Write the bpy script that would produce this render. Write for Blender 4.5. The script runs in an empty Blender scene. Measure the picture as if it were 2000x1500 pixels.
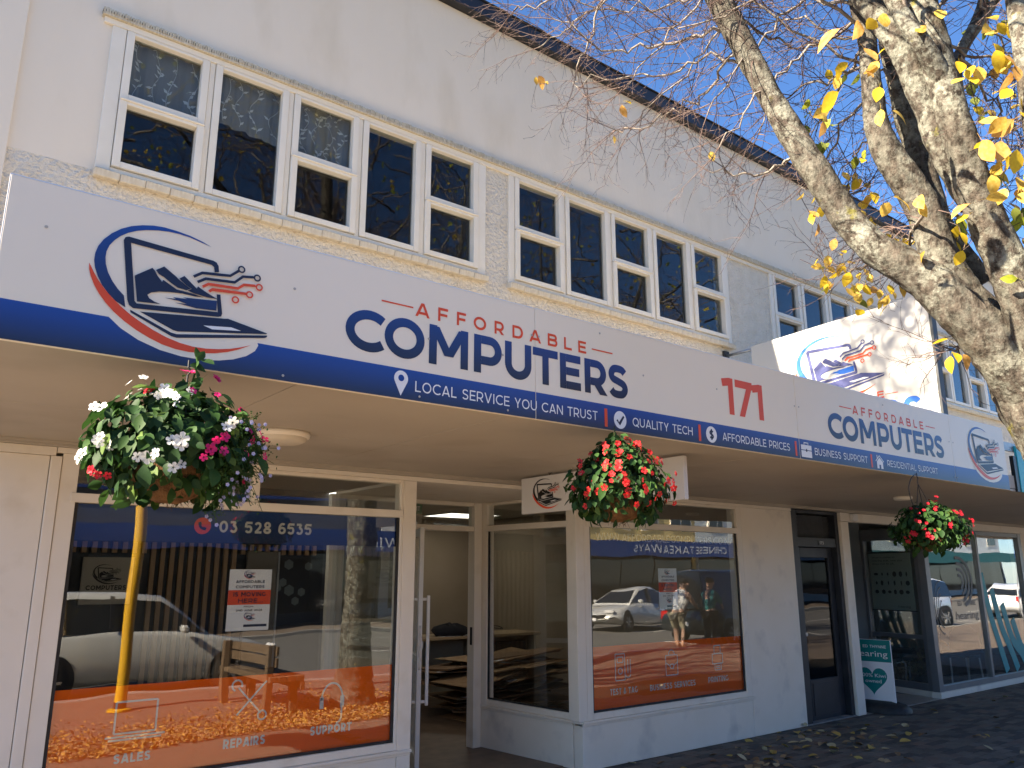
import bpy, bmesh, math, random
from mathutils import Vector, Matrix
from mathutils.geometry import tessellate_polygon

S = bpy.context.scene
COL = S.collection
rnd = random.Random(11)
R = math.radians

# ------------------------------------------------------------------ camera
cam = bpy.data.cameras.new('camera')
cam.sensor_width = 36.0; cam.lens = 27.998; cam.clip_start = 0.05; cam.clip_end = 2000
camo = bpy.data.objects.new('camera', cam); COL.objects.link(camo)
yaw, pitch, roll = 0.66394, 0.234153, -0.0014235
cf = Vector((math.sin(yaw)*math.cos(pitch), math.cos(yaw)*math.cos(pitch), math.sin(pitch)))
cr0 = Vector((math.cos(yaw), -math.sin(yaw), 0)); cu0 = cr0.cross(cf)
cr = math.cos(roll)*cr0 + math.sin(roll)*cu0; cu = -math.sin(roll)*cr0 + math.cos(roll)*cu0
camo.matrix_world = Matrix(((cr.x, cu.x, -cf.x, 0.0), (cr.y, cu.y, -cf.y, -5.786), (cr.z, cu.z, -cf.z, 1.75), (0, 0, 0, 1)))
S.camera = camo

# ------------------------------------------------------------------ sky, sun, exposure
SUN = Vector((-0.80, 0.112, 0.588)).normalized()          # towards the sun
W = bpy.data.worlds.new('World'); S.world = W; W.use_nodes = True
wn = W.node_tree.nodes; wl = W.node_tree.links
sky = wn.new('ShaderNodeTexSky'); sky.sky_type = 'NISHITA'; sky.sun_disc = False
sky.sun_elevation = math.asin(SUN.z); sky.sun_rotation = math.atan2(SUN.x, SUN.y)
sky.air_density = 1.0; sky.dust_density = 0.0; sky.ozone_density = 10.0
bg = wn['Background']; bg.inputs['Strength'].default_value = 0.052
wl.new(sky.outputs[0], bg.inputs['Color'])
sl = bpy.data.lights.new('sun', 'SUN'); sl.energy = 5.0; sl.angle = R(0.53); sl.color = (1.0, 0.86, 0.67)
slo = bpy.data.objects.new('sun', sl); COL.objects.link(slo)
slo.rotation_euler = (-SUN).to_track_quat('-Z', 'Y').to_euler()
S.view_settings.view_transform = 'Standard'; S.view_settings.look = 'None'
S.view_settings.exposure = 2.4; S.view_settings.gamma = 1.0
S.cycles.max_bounces = 10; S.cycles.transparent_max_bounces = 16
S.cycles.diffuse_bounces = 5; S.cycles.glossy_bounces = 4
S.cycles.use_denoising = True; S.cycles.sample_clamp_indirect = 8.0

# ------------------------------------------------------------------ materials
MATS = {}
def mat(name, c, c2=None, sc=6.0, rough=0.6, spec=0.4, metal=0.0, bump=0.0, bsc=60.0, bdist=0.01, lo=0.35, hi=0.65, det=6, trans=0.0, emit=0.0, coat=0.0, stretch=None, c3=None, sc3=1.2):
    m = bpy.data.materials.new(name); MATS[name] = m; m.use_nodes = True
    n = m.node_tree.nodes; l = m.node_tree.links; p = n['Principled BSDF']
    p.inputs['Base Color'].default_value = (*c, 1); p.inputs['Roughness'].default_value = rough
    p.inputs['Specular IOR Level'].default_value = spec; p.inputs['Metallic'].default_value = metal
    if coat: p.inputs['Coat Weight'].default_value = coat; p.inputs['Coat Roughness'].default_value = 0.05
    tc = n.new('ShaderNodeTexCoord'); co = tc.outputs['Object']
    if stretch:
        mp = n.new('ShaderNodeMapping'); mp.inputs['Scale'].default_value = stretch
        l.new(co, mp.inputs['Vector']); co = mp.outputs[0]
    if c2 is not None:
        t = n.new('ShaderNodeTexNoise'); t.inputs['Scale'].default_value = sc; t.inputs['Detail'].default_value = det
        r = n.new('ShaderNodeValToRGB'); e = r.color_ramp.elements
        e[0].position = lo; e[0].color = (*c, 1); e[1].position = hi; e[1].color = (*c2, 1)
        l.new(co, t.inputs['Vector']); l.new(t.outputs['Fac'], r.inputs['Fac']); src = r.outputs[0]
        if c3 is not None:
            t3 = n.new('ShaderNodeTexNoise'); t3.inputs['Scale'].default_value = sc3; t3.inputs['Detail'].default_value = 8
            r3 = n.new('ShaderNodeValToRGB'); r3.color_ramp.elements[0].position = .55; r3.color_ramp.elements[1].position = .75
            mx = n.new('ShaderNodeMix'); mx.data_type = 'RGBA'
            l.new(co, t3.inputs['Vector']); l.new(t3.outputs['Fac'], r3.inputs['Fac']); l.new(r3.outputs[0], mx.inputs[0])
            l.new(src, mx.inputs[6]); mx.inputs[7].default_value = (*c3, 1); src = mx.outputs[2]
        l.new(src, p.inputs['Base Color'])
    if bump:
        b = n.new('ShaderNodeTexNoise'); b.inputs['Scale'].default_value = bsc; b.inputs['Detail'].default_value = 5
        bn = n.new('ShaderNodeBump'); bn.inputs['Strength'].default_value = bump; bn.inputs['Distance'].default_value = bdist
        l.new(co, b.inputs['Vector']); l.new(b.outputs['Fac'], bn.inputs['Height']); l.new(bn.outputs[0], p.inputs['Normal'])
    if trans:
        o = n['Material Output']; tb = n.new('ShaderNodeBsdfTranslucent'); mxs = n.new('ShaderNodeMixShader')
        if p.inputs['Base Color'].is_linked: l.new(p.inputs['Base Color'].links[0].from_socket, tb.inputs['Color'])
        else: tb.inputs['Color'].default_value = (*c, 1)
        mxs.inputs[0].default_value = trans
        l.new(p.outputs[0], mxs.inputs[1]); l.new(tb.outputs[0], mxs.inputs[2]); l.new(mxs.outputs[0], o.inputs['Surface'])
    if emit:
        p.inputs['Emission Color'].default_value = (*c, 1); p.inputs['Emission Strength'].default_value = emit
    return m

def glass(name, ior=1.9, tint=(0.93, 0.95, 0.94), wave=0.006, wsc=1.3):
    m = bpy.data.materials.new(name); m.use_nodes = True
    n = m.node_tree.nodes; l = m.node_tree.links
    n.remove(n['Principled BSDF']); o = n['Material Output']
    fr = n.new('ShaderNodeFresnel'); ge = n.new('ShaderNodeNewGeometry'); mr = n.new('ShaderNodeMapRange')      # both faces of the sheet reflect alike
    mr.inputs['To Min'].default_value = ior; mr.inputs['To Max'].default_value = 1/ior; l.new(ge.outputs['Backfacing'], mr.inputs['Value']); l.new(mr.outputs[0], fr.inputs['IOR'])
    tr = n.new('ShaderNodeBsdfTransparent'); tr.inputs['Color'].default_value = (*tint, 1)
    gl = n.new('ShaderNodeBsdfGlossy'); gl.inputs['Roughness'].default_value = 0.0; gl.inputs['Color'].default_value = (1, 1, 1, 1)
    mx = n.new('ShaderNodeMixShader')
    tc = n.new('ShaderNodeTexCoord'); t = n.new('ShaderNodeTexNoise'); t.inputs['Scale'].default_value = wsc; t.inputs['Detail'].default_value = 1
    b = n.new('ShaderNodeBump'); b.inputs['Strength'].default_value = 0.5; b.inputs['Distance'].default_value = wave
    l.new(tc.outputs['Object'], t.inputs['Vector']); l.new(t.outputs['Fac'], b.inputs['Height']); l.new(b.outputs[0], gl.inputs['Normal'])
    l.new(fr.outputs[0], mx.inputs[0]); l.new(tr.outputs[0], mx.inputs[1]); l.new(gl.outputs[0], mx.inputs[2]); l.new(mx.outputs[0], o.inputs['Surface'])
    return m

def gradz(name, z0, c0, z1, c1, rough=0.35):
    """printed film whose ink runs from c0 at height z0 to c1 at height z1"""
    m = bpy.data.materials.new(name); m.use_nodes = True
    n = m.node_tree.nodes; l = m.node_tree.links; p = n['Principled BSDF']; p.inputs['Roughness'].default_value = rough
    g = n.new('ShaderNodeNewGeometry'); s = n.new('ShaderNodeSeparateXYZ'); mr = n.new('ShaderNodeMapRange')
    mr.inputs['From Min'].default_value = z0; mr.inputs['From Max'].default_value = z1
    r = n.new('ShaderNodeValToRGB'); r.color_ramp.elements[0].color = (*c0, 1); r.color_ramp.elements[1].color = (*c1, 1)
    l.new(g.outputs['Position'], s.inputs[0]); l.new(s.outputs['Z'], mr.inputs['Value']); l.new(mr.outputs[0], r.inputs['Fac']); l.new(r.outputs[0], p.inputs['Base Color'])
    return m

NAVY = (0.012, 0.018, 0.05); ROYAL = (0.008, 0.055, 0.30); ORANGE = (0.72, 0.075, 0.02)
M_wall = mat('smooth_plaster', (0.80, 0.70, 0.565), (0.825, 0.73, 0.60), 1.6, 0.85, 0.2, bump=0.3, bsc=26, bdist=0.006, c3=(0.73, 0.63, 0.49), sc3=2.2, stretch=(1,1,.4))
M_rough = mat('roughcast_plaster', (0.75, 0.675, 0.555), (0.80, 0.73, 0.62), 9, 0.9, 0.2, bump=1.0, bsc=30, bdist=0.045, c3=(0.70, 0.615, 0.49), sc3=5)
M_trim = mat('cream_trim_paint', (0.80, 0.73, 0.605), (0.83, 0.765, 0.65), 5, 0.45, 0.4, bump=0.12, bsc=30, bdist=0.003)
M_rib = mat('weathered_moulding', (0.66, 0.60, 0.47), (0.50, 0.43, 0.31), 26, 0.8, 0.2, bump=0.5, bsc=60, bdist=0.004, stretch=(3, 1, .6))
M_sill = mat('weathered_sill_tile', (0.62, 0.53, 0.39), (0.73, 0.65, 0.51), 22, 0.8, 0.2, bump=0.5, bsc=45, bdist=0.004, stretch=(2, 1, .6))
M_front = mat('white_shopfront_paint', (0.78, 0.715, 0.60), (0.80, 0.74, 0.635), 3, 0.5, 0.35, bump=0.15, bsc=14, bdist=0.004, c3=(0.70, 0.63, 0.51), sc3=4)
M_bulk = mat('white_painted_render', (0.79, 0.72, 0.595), (0.82, 0.755, 0.64), 2.5, 0.6, 0.3, bump=0.3, bsc=9, bdist=0.006, c3=(0.62, 0.57, 0.49), sc3=3.0)
M_alu = mat('white_aluminium', (0.70, 0.69, 0.66), None, rough=0.35, spec=0.5)
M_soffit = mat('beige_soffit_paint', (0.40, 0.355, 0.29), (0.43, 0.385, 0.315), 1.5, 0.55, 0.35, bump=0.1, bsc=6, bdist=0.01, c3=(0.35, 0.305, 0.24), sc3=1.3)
M_fascia = mat('black_gutter_paint', (0.012, 0.013, 0.016), (0.02, 0.02, 0.024), 4, 0.4, 0.5)
M_signw = mat('white_sign_panel', (0.84, 0.75, 0.60), (0.855, 0.77, 0.625), 0.9, 0.38, 0.5, bump=0.10, bsc=1.6, bdist=0.03)
M_edge = mat('sign_aluminium_edge', (0.75, 0.76, 0.78), None, rough=0.3, spec=0.5, metal=0.3)
M_band = gradz('blue_gradient_band', 2.577, NAVY, 2.725, ROYAL)
M_comp = gradz('navy_gradient_lettering', 2.78, (0.010, 0.014, 0.040), 2.985, (0.008, 0.04, 0.20))
M_navy = mat('navy_print', NAVY, None, rough=0.4)
M_royal = mat('royal_blue_print', (0.008, 0.05, 0.26), None, rough=0.4)
M_or = mat('orange_red_print', ORANGE, None, rough=0.4)
M_white = mat('white_print', (0.80, 0.80, 0.80), None, rough=0.4)
M_black = mat('black_print', (0.012, 0.012, 0.013), None, rough=0.4)
M_dark = mat('dark_rubber', (0.015, 0.015, 0.016), (0.03, 0.03, 0.03), 12, 0.6, 0.4)
M_glass = glass('window_glass', 1.80)
M_uglass = glass('upper_window_glass', 1.38, (0.80, 0.83, 0.84), 0.004, 2.0)
M_steel = mat('galvanised_steel', (0.42, 0.43, 0.44), (0.34, 0.35, 0.36), 12, 0.45, 0.5, metal=0.7)
M_screw = mat('screw_head', (0.42, 0.40, 0.37), None, rough=0.6)

# ------------------------------------------------------------------ mesh helpers
class MB:
    def __init__(s): s.v = []; s.f = []
    def add(s, vs, fs):
        o = len(s.v); s.v += [tuple(v) for v in vs]; s.f += [tuple(i+o for i in f) for f in fs]; return s
    def box(s, x0, x1, y0, y1, z0, z1):
        return s.add([(x0,y0,z0),(x1,y0,z0),(x1,y1,z0),(x0,y1,z0),(x0,y0,z1),(x1,y0,z1),(x1,y1,z1),(x0,y1,z1)],
                     [(0,3,2,1),(4,5,6,7),(0,1,5,4),(1,2,6,5),(2,3,7,6),(3,0,4,7)])
    def obox(s, c, ax, ay, az):
        c = Vector(c); ax = Vector(ax); ay = Vector(ay); az = Vector(az)
        vs = [c+sx*ax+sy*ay+sz*az for sz in (-1,1) for sx,sy in ((-1,-1),(1,-1),(1,1),(-1,1))]
        return s.add(vs, [(0,3,2,1),(4,5,6,7),(0,1,5,4),(1,2,6,5),(2,3,7,6),(3,0,4,7)])
    def beam(s, a, b, w, h, up=(0,0,1)):
        a = Vector(a); b = Vector(b); d = (b-a); L = d.length; d.normalize(); u = Vector(up); sd = d.cross(u).normalized(); u = sd.cross(d)
        return s.obox((a+b)/2, d*L/2, sd*w/2, u*h/2)
    def tube(s, pts, rad, n=8, cap=True):
        pts = [Vector(p) for p in pts]
        if not hasattr(rad, '__len__'): rad = [rad]*len(pts)
        o = len(s.v); ref = None
        for i, p in enumerate(pts):
            d = (pts[min(i+1, len(pts)-1)] - pts[max(i-1, 0)])
            if d.length < 1e-9: d = Vector((0,0,1))
            d.normalize()
            if ref is None: ref = d.cross(Vector((0.31,0.2,0.93)));  ref = ref if ref.length > .05 else d.cross(Vector((1,0,0)))
            ref = (ref - d*ref.dot(d)).normalized(); b = d.cross(ref)
            for k in range(n):
                a = 2*math.pi*k/n; s.v.append(tuple(p + rad[i]*(math.cos(a)*ref + math.sin(a)*b)))
        for i in range(len(pts)-1):
            for k in range(n):
                s.f.append((o+i*n+k, o+i*n+(k+1)%n, o+(i+1)*n+(k+1)%n, o+(i+1)*n+k))
        if cap:
            s.f.append(tuple(o+k for k in range(n))[::-1]); s.f.append(tuple(o+(len(pts)-1)*n+k for k in range(n)))
        return s
    def lathe(s, prof, c, n=24, axis='z'):
        o = len(s.v); c = Vector(c)
        for (r, h) in prof:
            for k in range(n):
                a = 2*math.pi*k/n; x, y = r*math.cos(a), r*math.sin(a)
                s.v.append(tuple(c + (Vector((x,y,h)) if axis == 'z' else Vector((x,h,y)) if axis == 'y' else Vector((h,x,y)))))
        for i in range(len(prof)-1):
            for k in range(n): s.f.append((o+i*n+k, o+i*n+(k+1)%n, o+(i+1)*n+(k+1)%n, o+(i+1)*n+k))
        return s
    def poly(s, pts):
        pts = [Vector(p) for p in pts]
        return s.add(pts, [tuple(t) for t in tessellate_polygon([pts])])
    def prism(s, pts, dv):
        pts = [Vector(p) for p in pts]; n = len(pts); dv = Vector(dv); tr = [tuple(t) for t in tessellate_polygon([pts])]
        return s.add(pts + [p+dv for p in pts], tr + [tuple(i+n for i in t[::-1]) for t in tr] + [(i, (i+1)%n, (i+1)%n+n, i+n) for i in range(n)])
    def mesh(s, name, m, off=(0,0,0), bevel=0.0, smooth=False, fix=True):
        me = bpy.data.meshes.new(name); ox, oy, oz = off
        me.from_pydata([(x-ox, y-oy, z-oz) for x, y, z in s.v], [], s.f)
        if bevel or fix:
            bm = bmesh.new(); bm.from_mesh(me)
            if fix: bmesh.ops.recalc_face_normals(bm, faces=bm.faces)
            if bevel: bmesh.ops.bevel(bm, geom=list(bm.edges), offset=bevel, segments=1, affect='EDGES', clamp_overlap=True)
            bm.to_mesh(me); bm.free()
        if smooth: me.polygons.foreach_set('use_smooth', [True]*len(me.polygons))
        for mm in (m if isinstance(m, (list, tuple)) else [m]): me.materials.append(mm)
        me.update(); return me
    def build(s, name, m, parent=None, bevel=0.0, smooth=False, fix=True, origin=None):
        pw = base_of(parent); og = Vector(origin) if origin is not None else pw
        o = bpy.data.objects.new(name, s.mesh(name, m, og, bevel, smooth, fix)); COL.objects.link(o)
        o.location = og - pw; o.parent = parent; return o

def base_of(o):
    v = Vector((0,0,0))
    while o is not None: v = v + o.location; o = o.parent
    return v
def tag(o, label=None, cat=None, group=None, kind=None):
    if label: o['label'] = label
    if cat: o['category'] = cat
    if group: o['group'] = group
    if kind: o['kind'] = kind
    return o
def empty(name, loc=(0,0,0), label=None, cat=None, group=None, parent=None):
    o = bpy.data.objects.new(name, None); COL.objects.link(o); o.empty_display_size = .1
    o.location = Vector(loc) - base_of(parent); o.parent = parent
    return tag(o, label, cat, group)
def inst(name, me, parent, mw):
    """link a shared mesh at world matrix mw under parent (parents are unrotated)"""
    o = bpy.data.objects.new(name, me); COL.objects.link(o); o.parent = parent
    o.matrix_basis = Matrix.Translation(-base_of(parent)) @ mw; return o
def box(name, m, parent, x0, x1, y0, y1, z0, z1, bevel=0.0):
    return MB().box(x0,x1,y0,y1,z0,z1).build(name, m, parent, bevel)
def smoothpath(pts, n=6):
    """Catmull-Rom through tuples of any length"""
    P = [pts[0]] + list(pts) + [pts[-1]]; out = []
    for i in range(1, len(P)-2):
        for k in range(n):
            t = k/n; out.append(tuple(0.5*(2*b + (c-a)*t + (2*a-5*b+4*c-d)*t*t + (3*b-a-3*c+d)*t**3) for a,b,c,d in zip(P[i-1],P[i],P[i+1],P[i+2])))
    out.append(tuple(pts[-1])); return out

# ------------------------------------------------------------------ lettering: a geometric stroke alphabet, caps and digits
GW = dict(A=.86,B=.74,C=.86,D=.84,E=.66,F=.62,G=.88,H=.80,I=.18,J=.5,K=.76,L=.6,M=.98,N=.82,O=.96,P=.72,Q=.96,R=.76,S=.70,T=.72,U=.80,V=.86,W=1.24,X=.8,Y=.78,Z=.72)
GW.update({'0':.74,'1':.36,'2':.66,'3':.66,'4':.76,'5':.66,'6':.70,'7':.66,'8':.70,'9':.70,'&':.78,'.':.16,' ':.34,'$':.66,'%':.8,'-':.4,"'":.14})
def arc(cx, cy, rx, ry, a0, a1, n=18): return [(cx+rx*math.cos(R(a0+(a1-a0)*k/n)), cy+ry*math.sin(R(a0+(a1-a0)*k/n))) for k in range(n+1)]
def glyph(c, Wd, w):
    """centre lines of one character in a box Wd wide and 1 tall, stroke w"""
    t = w/2; l, r, b, T = t, Wd-t, t, 1-t; mx = Wd/2
    def sp(p): return smoothpath([(l+(r-l)*x, b+(T-b)*y) for x, y in p], 6)
    def half(x0, y0, y1, xe): xm = max(x0, xe-(y0-y1)/2 - .001); return [(x0, y0), (xm, y0)] + arc(xm, (y0+y1)/2, xe-xm, (y0-y1)/2, 90, -90, 14)[1:] + [(x0, y1)]
    if c == 'C': rx = (Wd-1.5*t)/1.68; return [arc(rx+t, .5, rx, .5-t, 46, 314, 26)]
    if c == 'G': rx = (Wd-2*t)/1.9; return [arc(rx+t, .5, rx, .5-t, 46, 330, 26), [(r-t*.3, .5), (r-t*.3, .16)]]
    if c in 'O0': return [arc(mx, .5, mx-t, .5-t, 90, 450, 36)]
    if c == 'Q': return [arc(mx, .5, mx-t, .5-t, 90, 450, 36), [(mx+.05, .22), (r+t*.6, -.06)]]
    if c == 'M': return [[(l,0),(l,1)], [(r,0),(r,1)], [(l+t*.4,.97),(mx,.3-t*.4)], [(r-t*.4,.97),(mx,.3-t*.4)]]
    if c == 'N': return [[(l,0),(l,1)], [(r,0),(r,1)], [(l+t*.3,.97),(r-t*.3,.03)]]
    if c == 'P': return [[(l,0),(l,1)], half(l+t, T, .34, r)]
    if c == 'R': return [[(l,0),(l,1)], half(l+t, T, .36, r-t*.2), [(mx*.98,.36),(r-t*.2,0)]]
    if c == 'B': return [[(l,0),(l,1)], half(l+t, T, .53, r-t*.5), half(l+t, .53-w*.12, b, r)]
    if c == 'D': return [[(l,0),(l,1)], half(l+t, T, b, r)]
    if c == 'U': ry = min(.42, .5); return [[(l,1),(l,ry)] + arc(mx, ry, mx-t, ry-t, 180, 360, 18)[1:] + [(r,1)]]
    if c == 'J': return [[(r,1),(r,.3)] + arc(mx, .3, mx-t, .3-t, 0, -180, 12)[1:]]
    if c == 'T': return [[(0,T),(Wd,T)], [(mx,0),(mx,T-t)]]
    if c == 'E': return [[(l,0),(l,1)], [(w,T),(Wd,T)], [(w,.51),(Wd*.93,.51)], [(w,b),(Wd,b)]]
    if c == 'F': return [[(l,0),(l,1)], [(w,T),(Wd,T)], [(w,.48),(Wd*.93,.48)]]
    if c == 'L': return [[(l,0),(l,1)], [(w,b),(Wd,b)]]
    if c == 'I': return [[(mx,0),(mx,1)]]
    if c == 'H': return [[(l,0),(l,1)], [(r,0),(r,1)], [(w,.51),(Wd-w,.51)]]
    if c == 'K': return [[(l,0),(l,1)], [(w,.38),(r-t*.2,1)], [(mx*.9,.55),(r,0)]]
    if c == 'A': return [[(l*.9,0),(mx-t*.1,1)], [(Wd-l*.9,0),(mx+t*.1,1)], [(Wd*.22,.27),(Wd*.78,.27)]]
    if c == 'V': return [[(l*.9,1),(mx,0)], [(Wd-l*.9,1),(mx,0)]]
    if c == 'W': q = Wd/4; return [[(l*.8,1),(q,0)], [(q,0),(2*q,1)], [(2*q,1),(3*q,0)], [(3*q,0),(Wd-l*.8,1)]]
    if c == 'X': return [[(l,0),(r,1)], [(l,1),(r,0)]]
    if c == 'Y': return [[(l,1),(mx,.4)], [(r,1),(mx,.4)], [(mx,0),(mx,.42)]]
    if c == 'Z': return [[(0,T),(Wd,T)], [(r-t*.4,T),(l+t*.4,b)], [(0,b),(Wd,b)]]
    if c == 'S': return [sp([(.95,.86),(.78,.97),(.5,1.0),(.2,.96),(.04,.78),(.14,.6),(.5,.51),(.86,.41),(.97,.22),(.8,.04),(.5,0),(.2,.03),(.02,.15)])]
    if c == '$': return [sp([(.95,.82),(.78,.9),(.5,.92),(.2,.88),(.04,.74),(.14,.6),(.5,.51),(.86,.41),(.97,.25),(.8,.1),(.5,.08),(.2,.11),(.02,.2)]), [(mx,-.06),(mx,1.06)]]
    if c == '1': return [[(r,0),(r,1)], [(-.02,.86-t*.2),(r,1-t*.9)]]
    if c == '2': return [sp([(.03,.8),(.18,.95),(.48,1.0),(.8,.93),(.92,.74),(.82,.52),(.5,.28),(.06,0)]), [(t*.6,b),(Wd,b)]]
    if c == '3': return [[(.04,T),(r-t,T)], [(r-t*1.2,T),(mx*.95,.6)], sp([(.42,.6),(.78,.55),(.97,.3),(.82,.06),(.5,0),(.2,.03),(.0,.16)])]
    if c == '4': return [[(mx*1.2,1),(t*.6,.3)], [(0,.27),(Wd,.27)], [(Wd*.74,0),(Wd*.74,.5)]]
    if c == '5': return [[(Wd*.12,T),(Wd*.95,T)], [(Wd*.16,T),(Wd*.1,.5)], sp([(.06,.55),(.5,.61),(.84,.53),(.97,.3),(.82,.06),(.5,0),(.2,.03),(0,.16)])]
    if c == '6': return [arc(mx, .33, mx-t, .33-t, 0, 360, 24), sp([(.02,.33),(.06,.7),(.3,.95),(.65,1.0),(.9,.93)])]
    if c == '9': return [arc(mx, .67, mx-t, .33-t, 0, 360, 24), sp([(.98,.67),(.94,.3),(.7,.05),(.35,0),(.1,.07)])]
    if c == '8': return [arc(mx, .26, mx-t, .27-t, 0, 360, 24), arc(mx, .75, mx*.86-t, .25-t*.6, 0, 360, 24)]
    if c == '7': return [[(0,T),(Wd,T)], [(r-t*.2,T-t*.4),(Wd*.32,0)]]
    if c == '&': return [sp([(1,.02),(.3,.72),(.3,.92),(.5,1),(.68,.9),(.6,.7),(.2,.48),(.03,.25),(.18,.04),(.48,0),(.8,.14),(.97,.45)])]
    if c == '%': return [arc(Wd*.24,.74,Wd*.18,.2,0,360), arc(Wd*.76,.26,Wd*.18,.2,0,360), [(Wd*.2,0),(Wd*.8,1)]]
    if c == '.': return [[(mx,0),(mx,w*1.1)]]
    if c == "'": return [[(mx,.75),(mx,1)]]
    if c == '-': return [[(0,.42),(Wd,.42)]]
    return []
def strip2d(path, w):
    """outline a centre line; straight strokes that run to the baseline or cap line are cut level"""
    L, Rr = [], []; n = len(path); closed = n > 3 and abs(path[0][0]-path[-1][0]) + abs(path[0][1]-path[-1][1]) < 1e-6
    for i, (x, y) in enumerate(path):
        a = path[i-1] if i else (path[-2] if closed else path[0]); b = path[i+1] if i < n-1 else (path[1] if closed else path[-1])
        dx, dy = b[0]-a[0], b[1]-a[1]; d = math.hypot(dx, dy) or 1; nx, ny = -dy/d, dx/d
        s = 1.0
        if 0 < i < n-1:
            d1 = math.hypot(x-a[0], y-a[1]) or 1; cosang = abs(((x-a[0])*dx + (y-a[1])*dy)/(d1*d)); s = min(1.6, 1/max(cosang, .3))
        L.append((x+nx*w/2*s, y+ny*w/2*s)); Rr.append((x-nx*w/2*s, y-ny*w/2*s))
    if n == 2 and abs(path[0][1]-path[1][1]) > .3 and abs(path[0][0]-path[1][0]) > .02:   # diagonal: level cut
        dx, dy = path[1][0]-path[0][0], path[1][1]-path[0][1]; hw = w/2*math.hypot(dx, dy)/abs(dy)
        sg = 1 if dy > 0 else -1
        L = [(x-hw*sg, y) for x, y in path]; Rr = [(x+hw*sg, y) for x, y in path]
    return L, Rr
def letter(mb, c, O, ux, uy, nn, wid, hgt, w, eps=0.0):
    Wd = wid/hgt
    for k, p in enumerate(glyph(c, Wd, w)):
        L, Rr = strip2d(p, w); m = len(L)
        P = [O + ux*(x*hgt) + uy*(y*hgt) + nn*(eps+k*.00025) for x, y in L] + [O + ux*(x*hgt) + uy*(y*hgt) + nn*(eps+k*.00025) for x, y in Rr]
        mb.add(P, [(i, i+m, i+m+1, i+1) for i in range(m-1)])
def text(name, s, O, ux, uy, nn, wid, hgt, w, m, parent, gap=.16, eps=0.0, mb=None):
    """a line of capitals wid wide and hgt tall, one part"""
    O = Vector(O); tot = sum(GW.get(c, .7) for c in s) + gap*(len(s)-1); k = wid/(tot*hgt); x = 0; own = mb is None; mb = mb or MB()
    for c in s:
        g = GW.get(c, .7)
        if c != ' ': letter(mb, c, O + ux*(x*k*hgt), ux, uy, nn, g*k*hgt, hgt, w, eps)
        x += g + gap
    return mb.build(name, m, parent, fix=False) if own else mb
def ptext(name, s, O, ux, uy, nn, wid, hgt, m, parent, bold=0.0):
    """small mixed-case print, from Blender's own built-in typeface; hgt is the capital height"""
    c = bpy.data.curves.new('t', 'FONT'); c.body = s; c.resolution_u = 3; c.offset = bold
    o = bpy.data.objects.new('t', c); COL.objects.link(o); dg = bpy.context.evaluated_depsgraph_get(); me = o.evaluated_get(dg).to_mesh()
    vs = [v.co.copy() for v in me.vertices]; fs = [tuple(p.vertices) for p in me.polygons]; o.evaluated_get(dg).to_mesh_clear()
    bpy.data.objects.remove(o); bpy.data.curves.remove(c)
    x0 = min(v.x for v in vs); x1 = max(v.x for v in vs); kx = wid/(x1-x0); ky = hgt/.70; O = Vector(O)
    return MB().add([O + ux*((v.x-x0)*kx) + uy*(v.y*ky) for v in vs], fs).build(name, m, parent, fix=False)
UX = Vector((1,0,0)); UY = Vector((0,1,0)); UZ = Vector((0,0,1))
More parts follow.
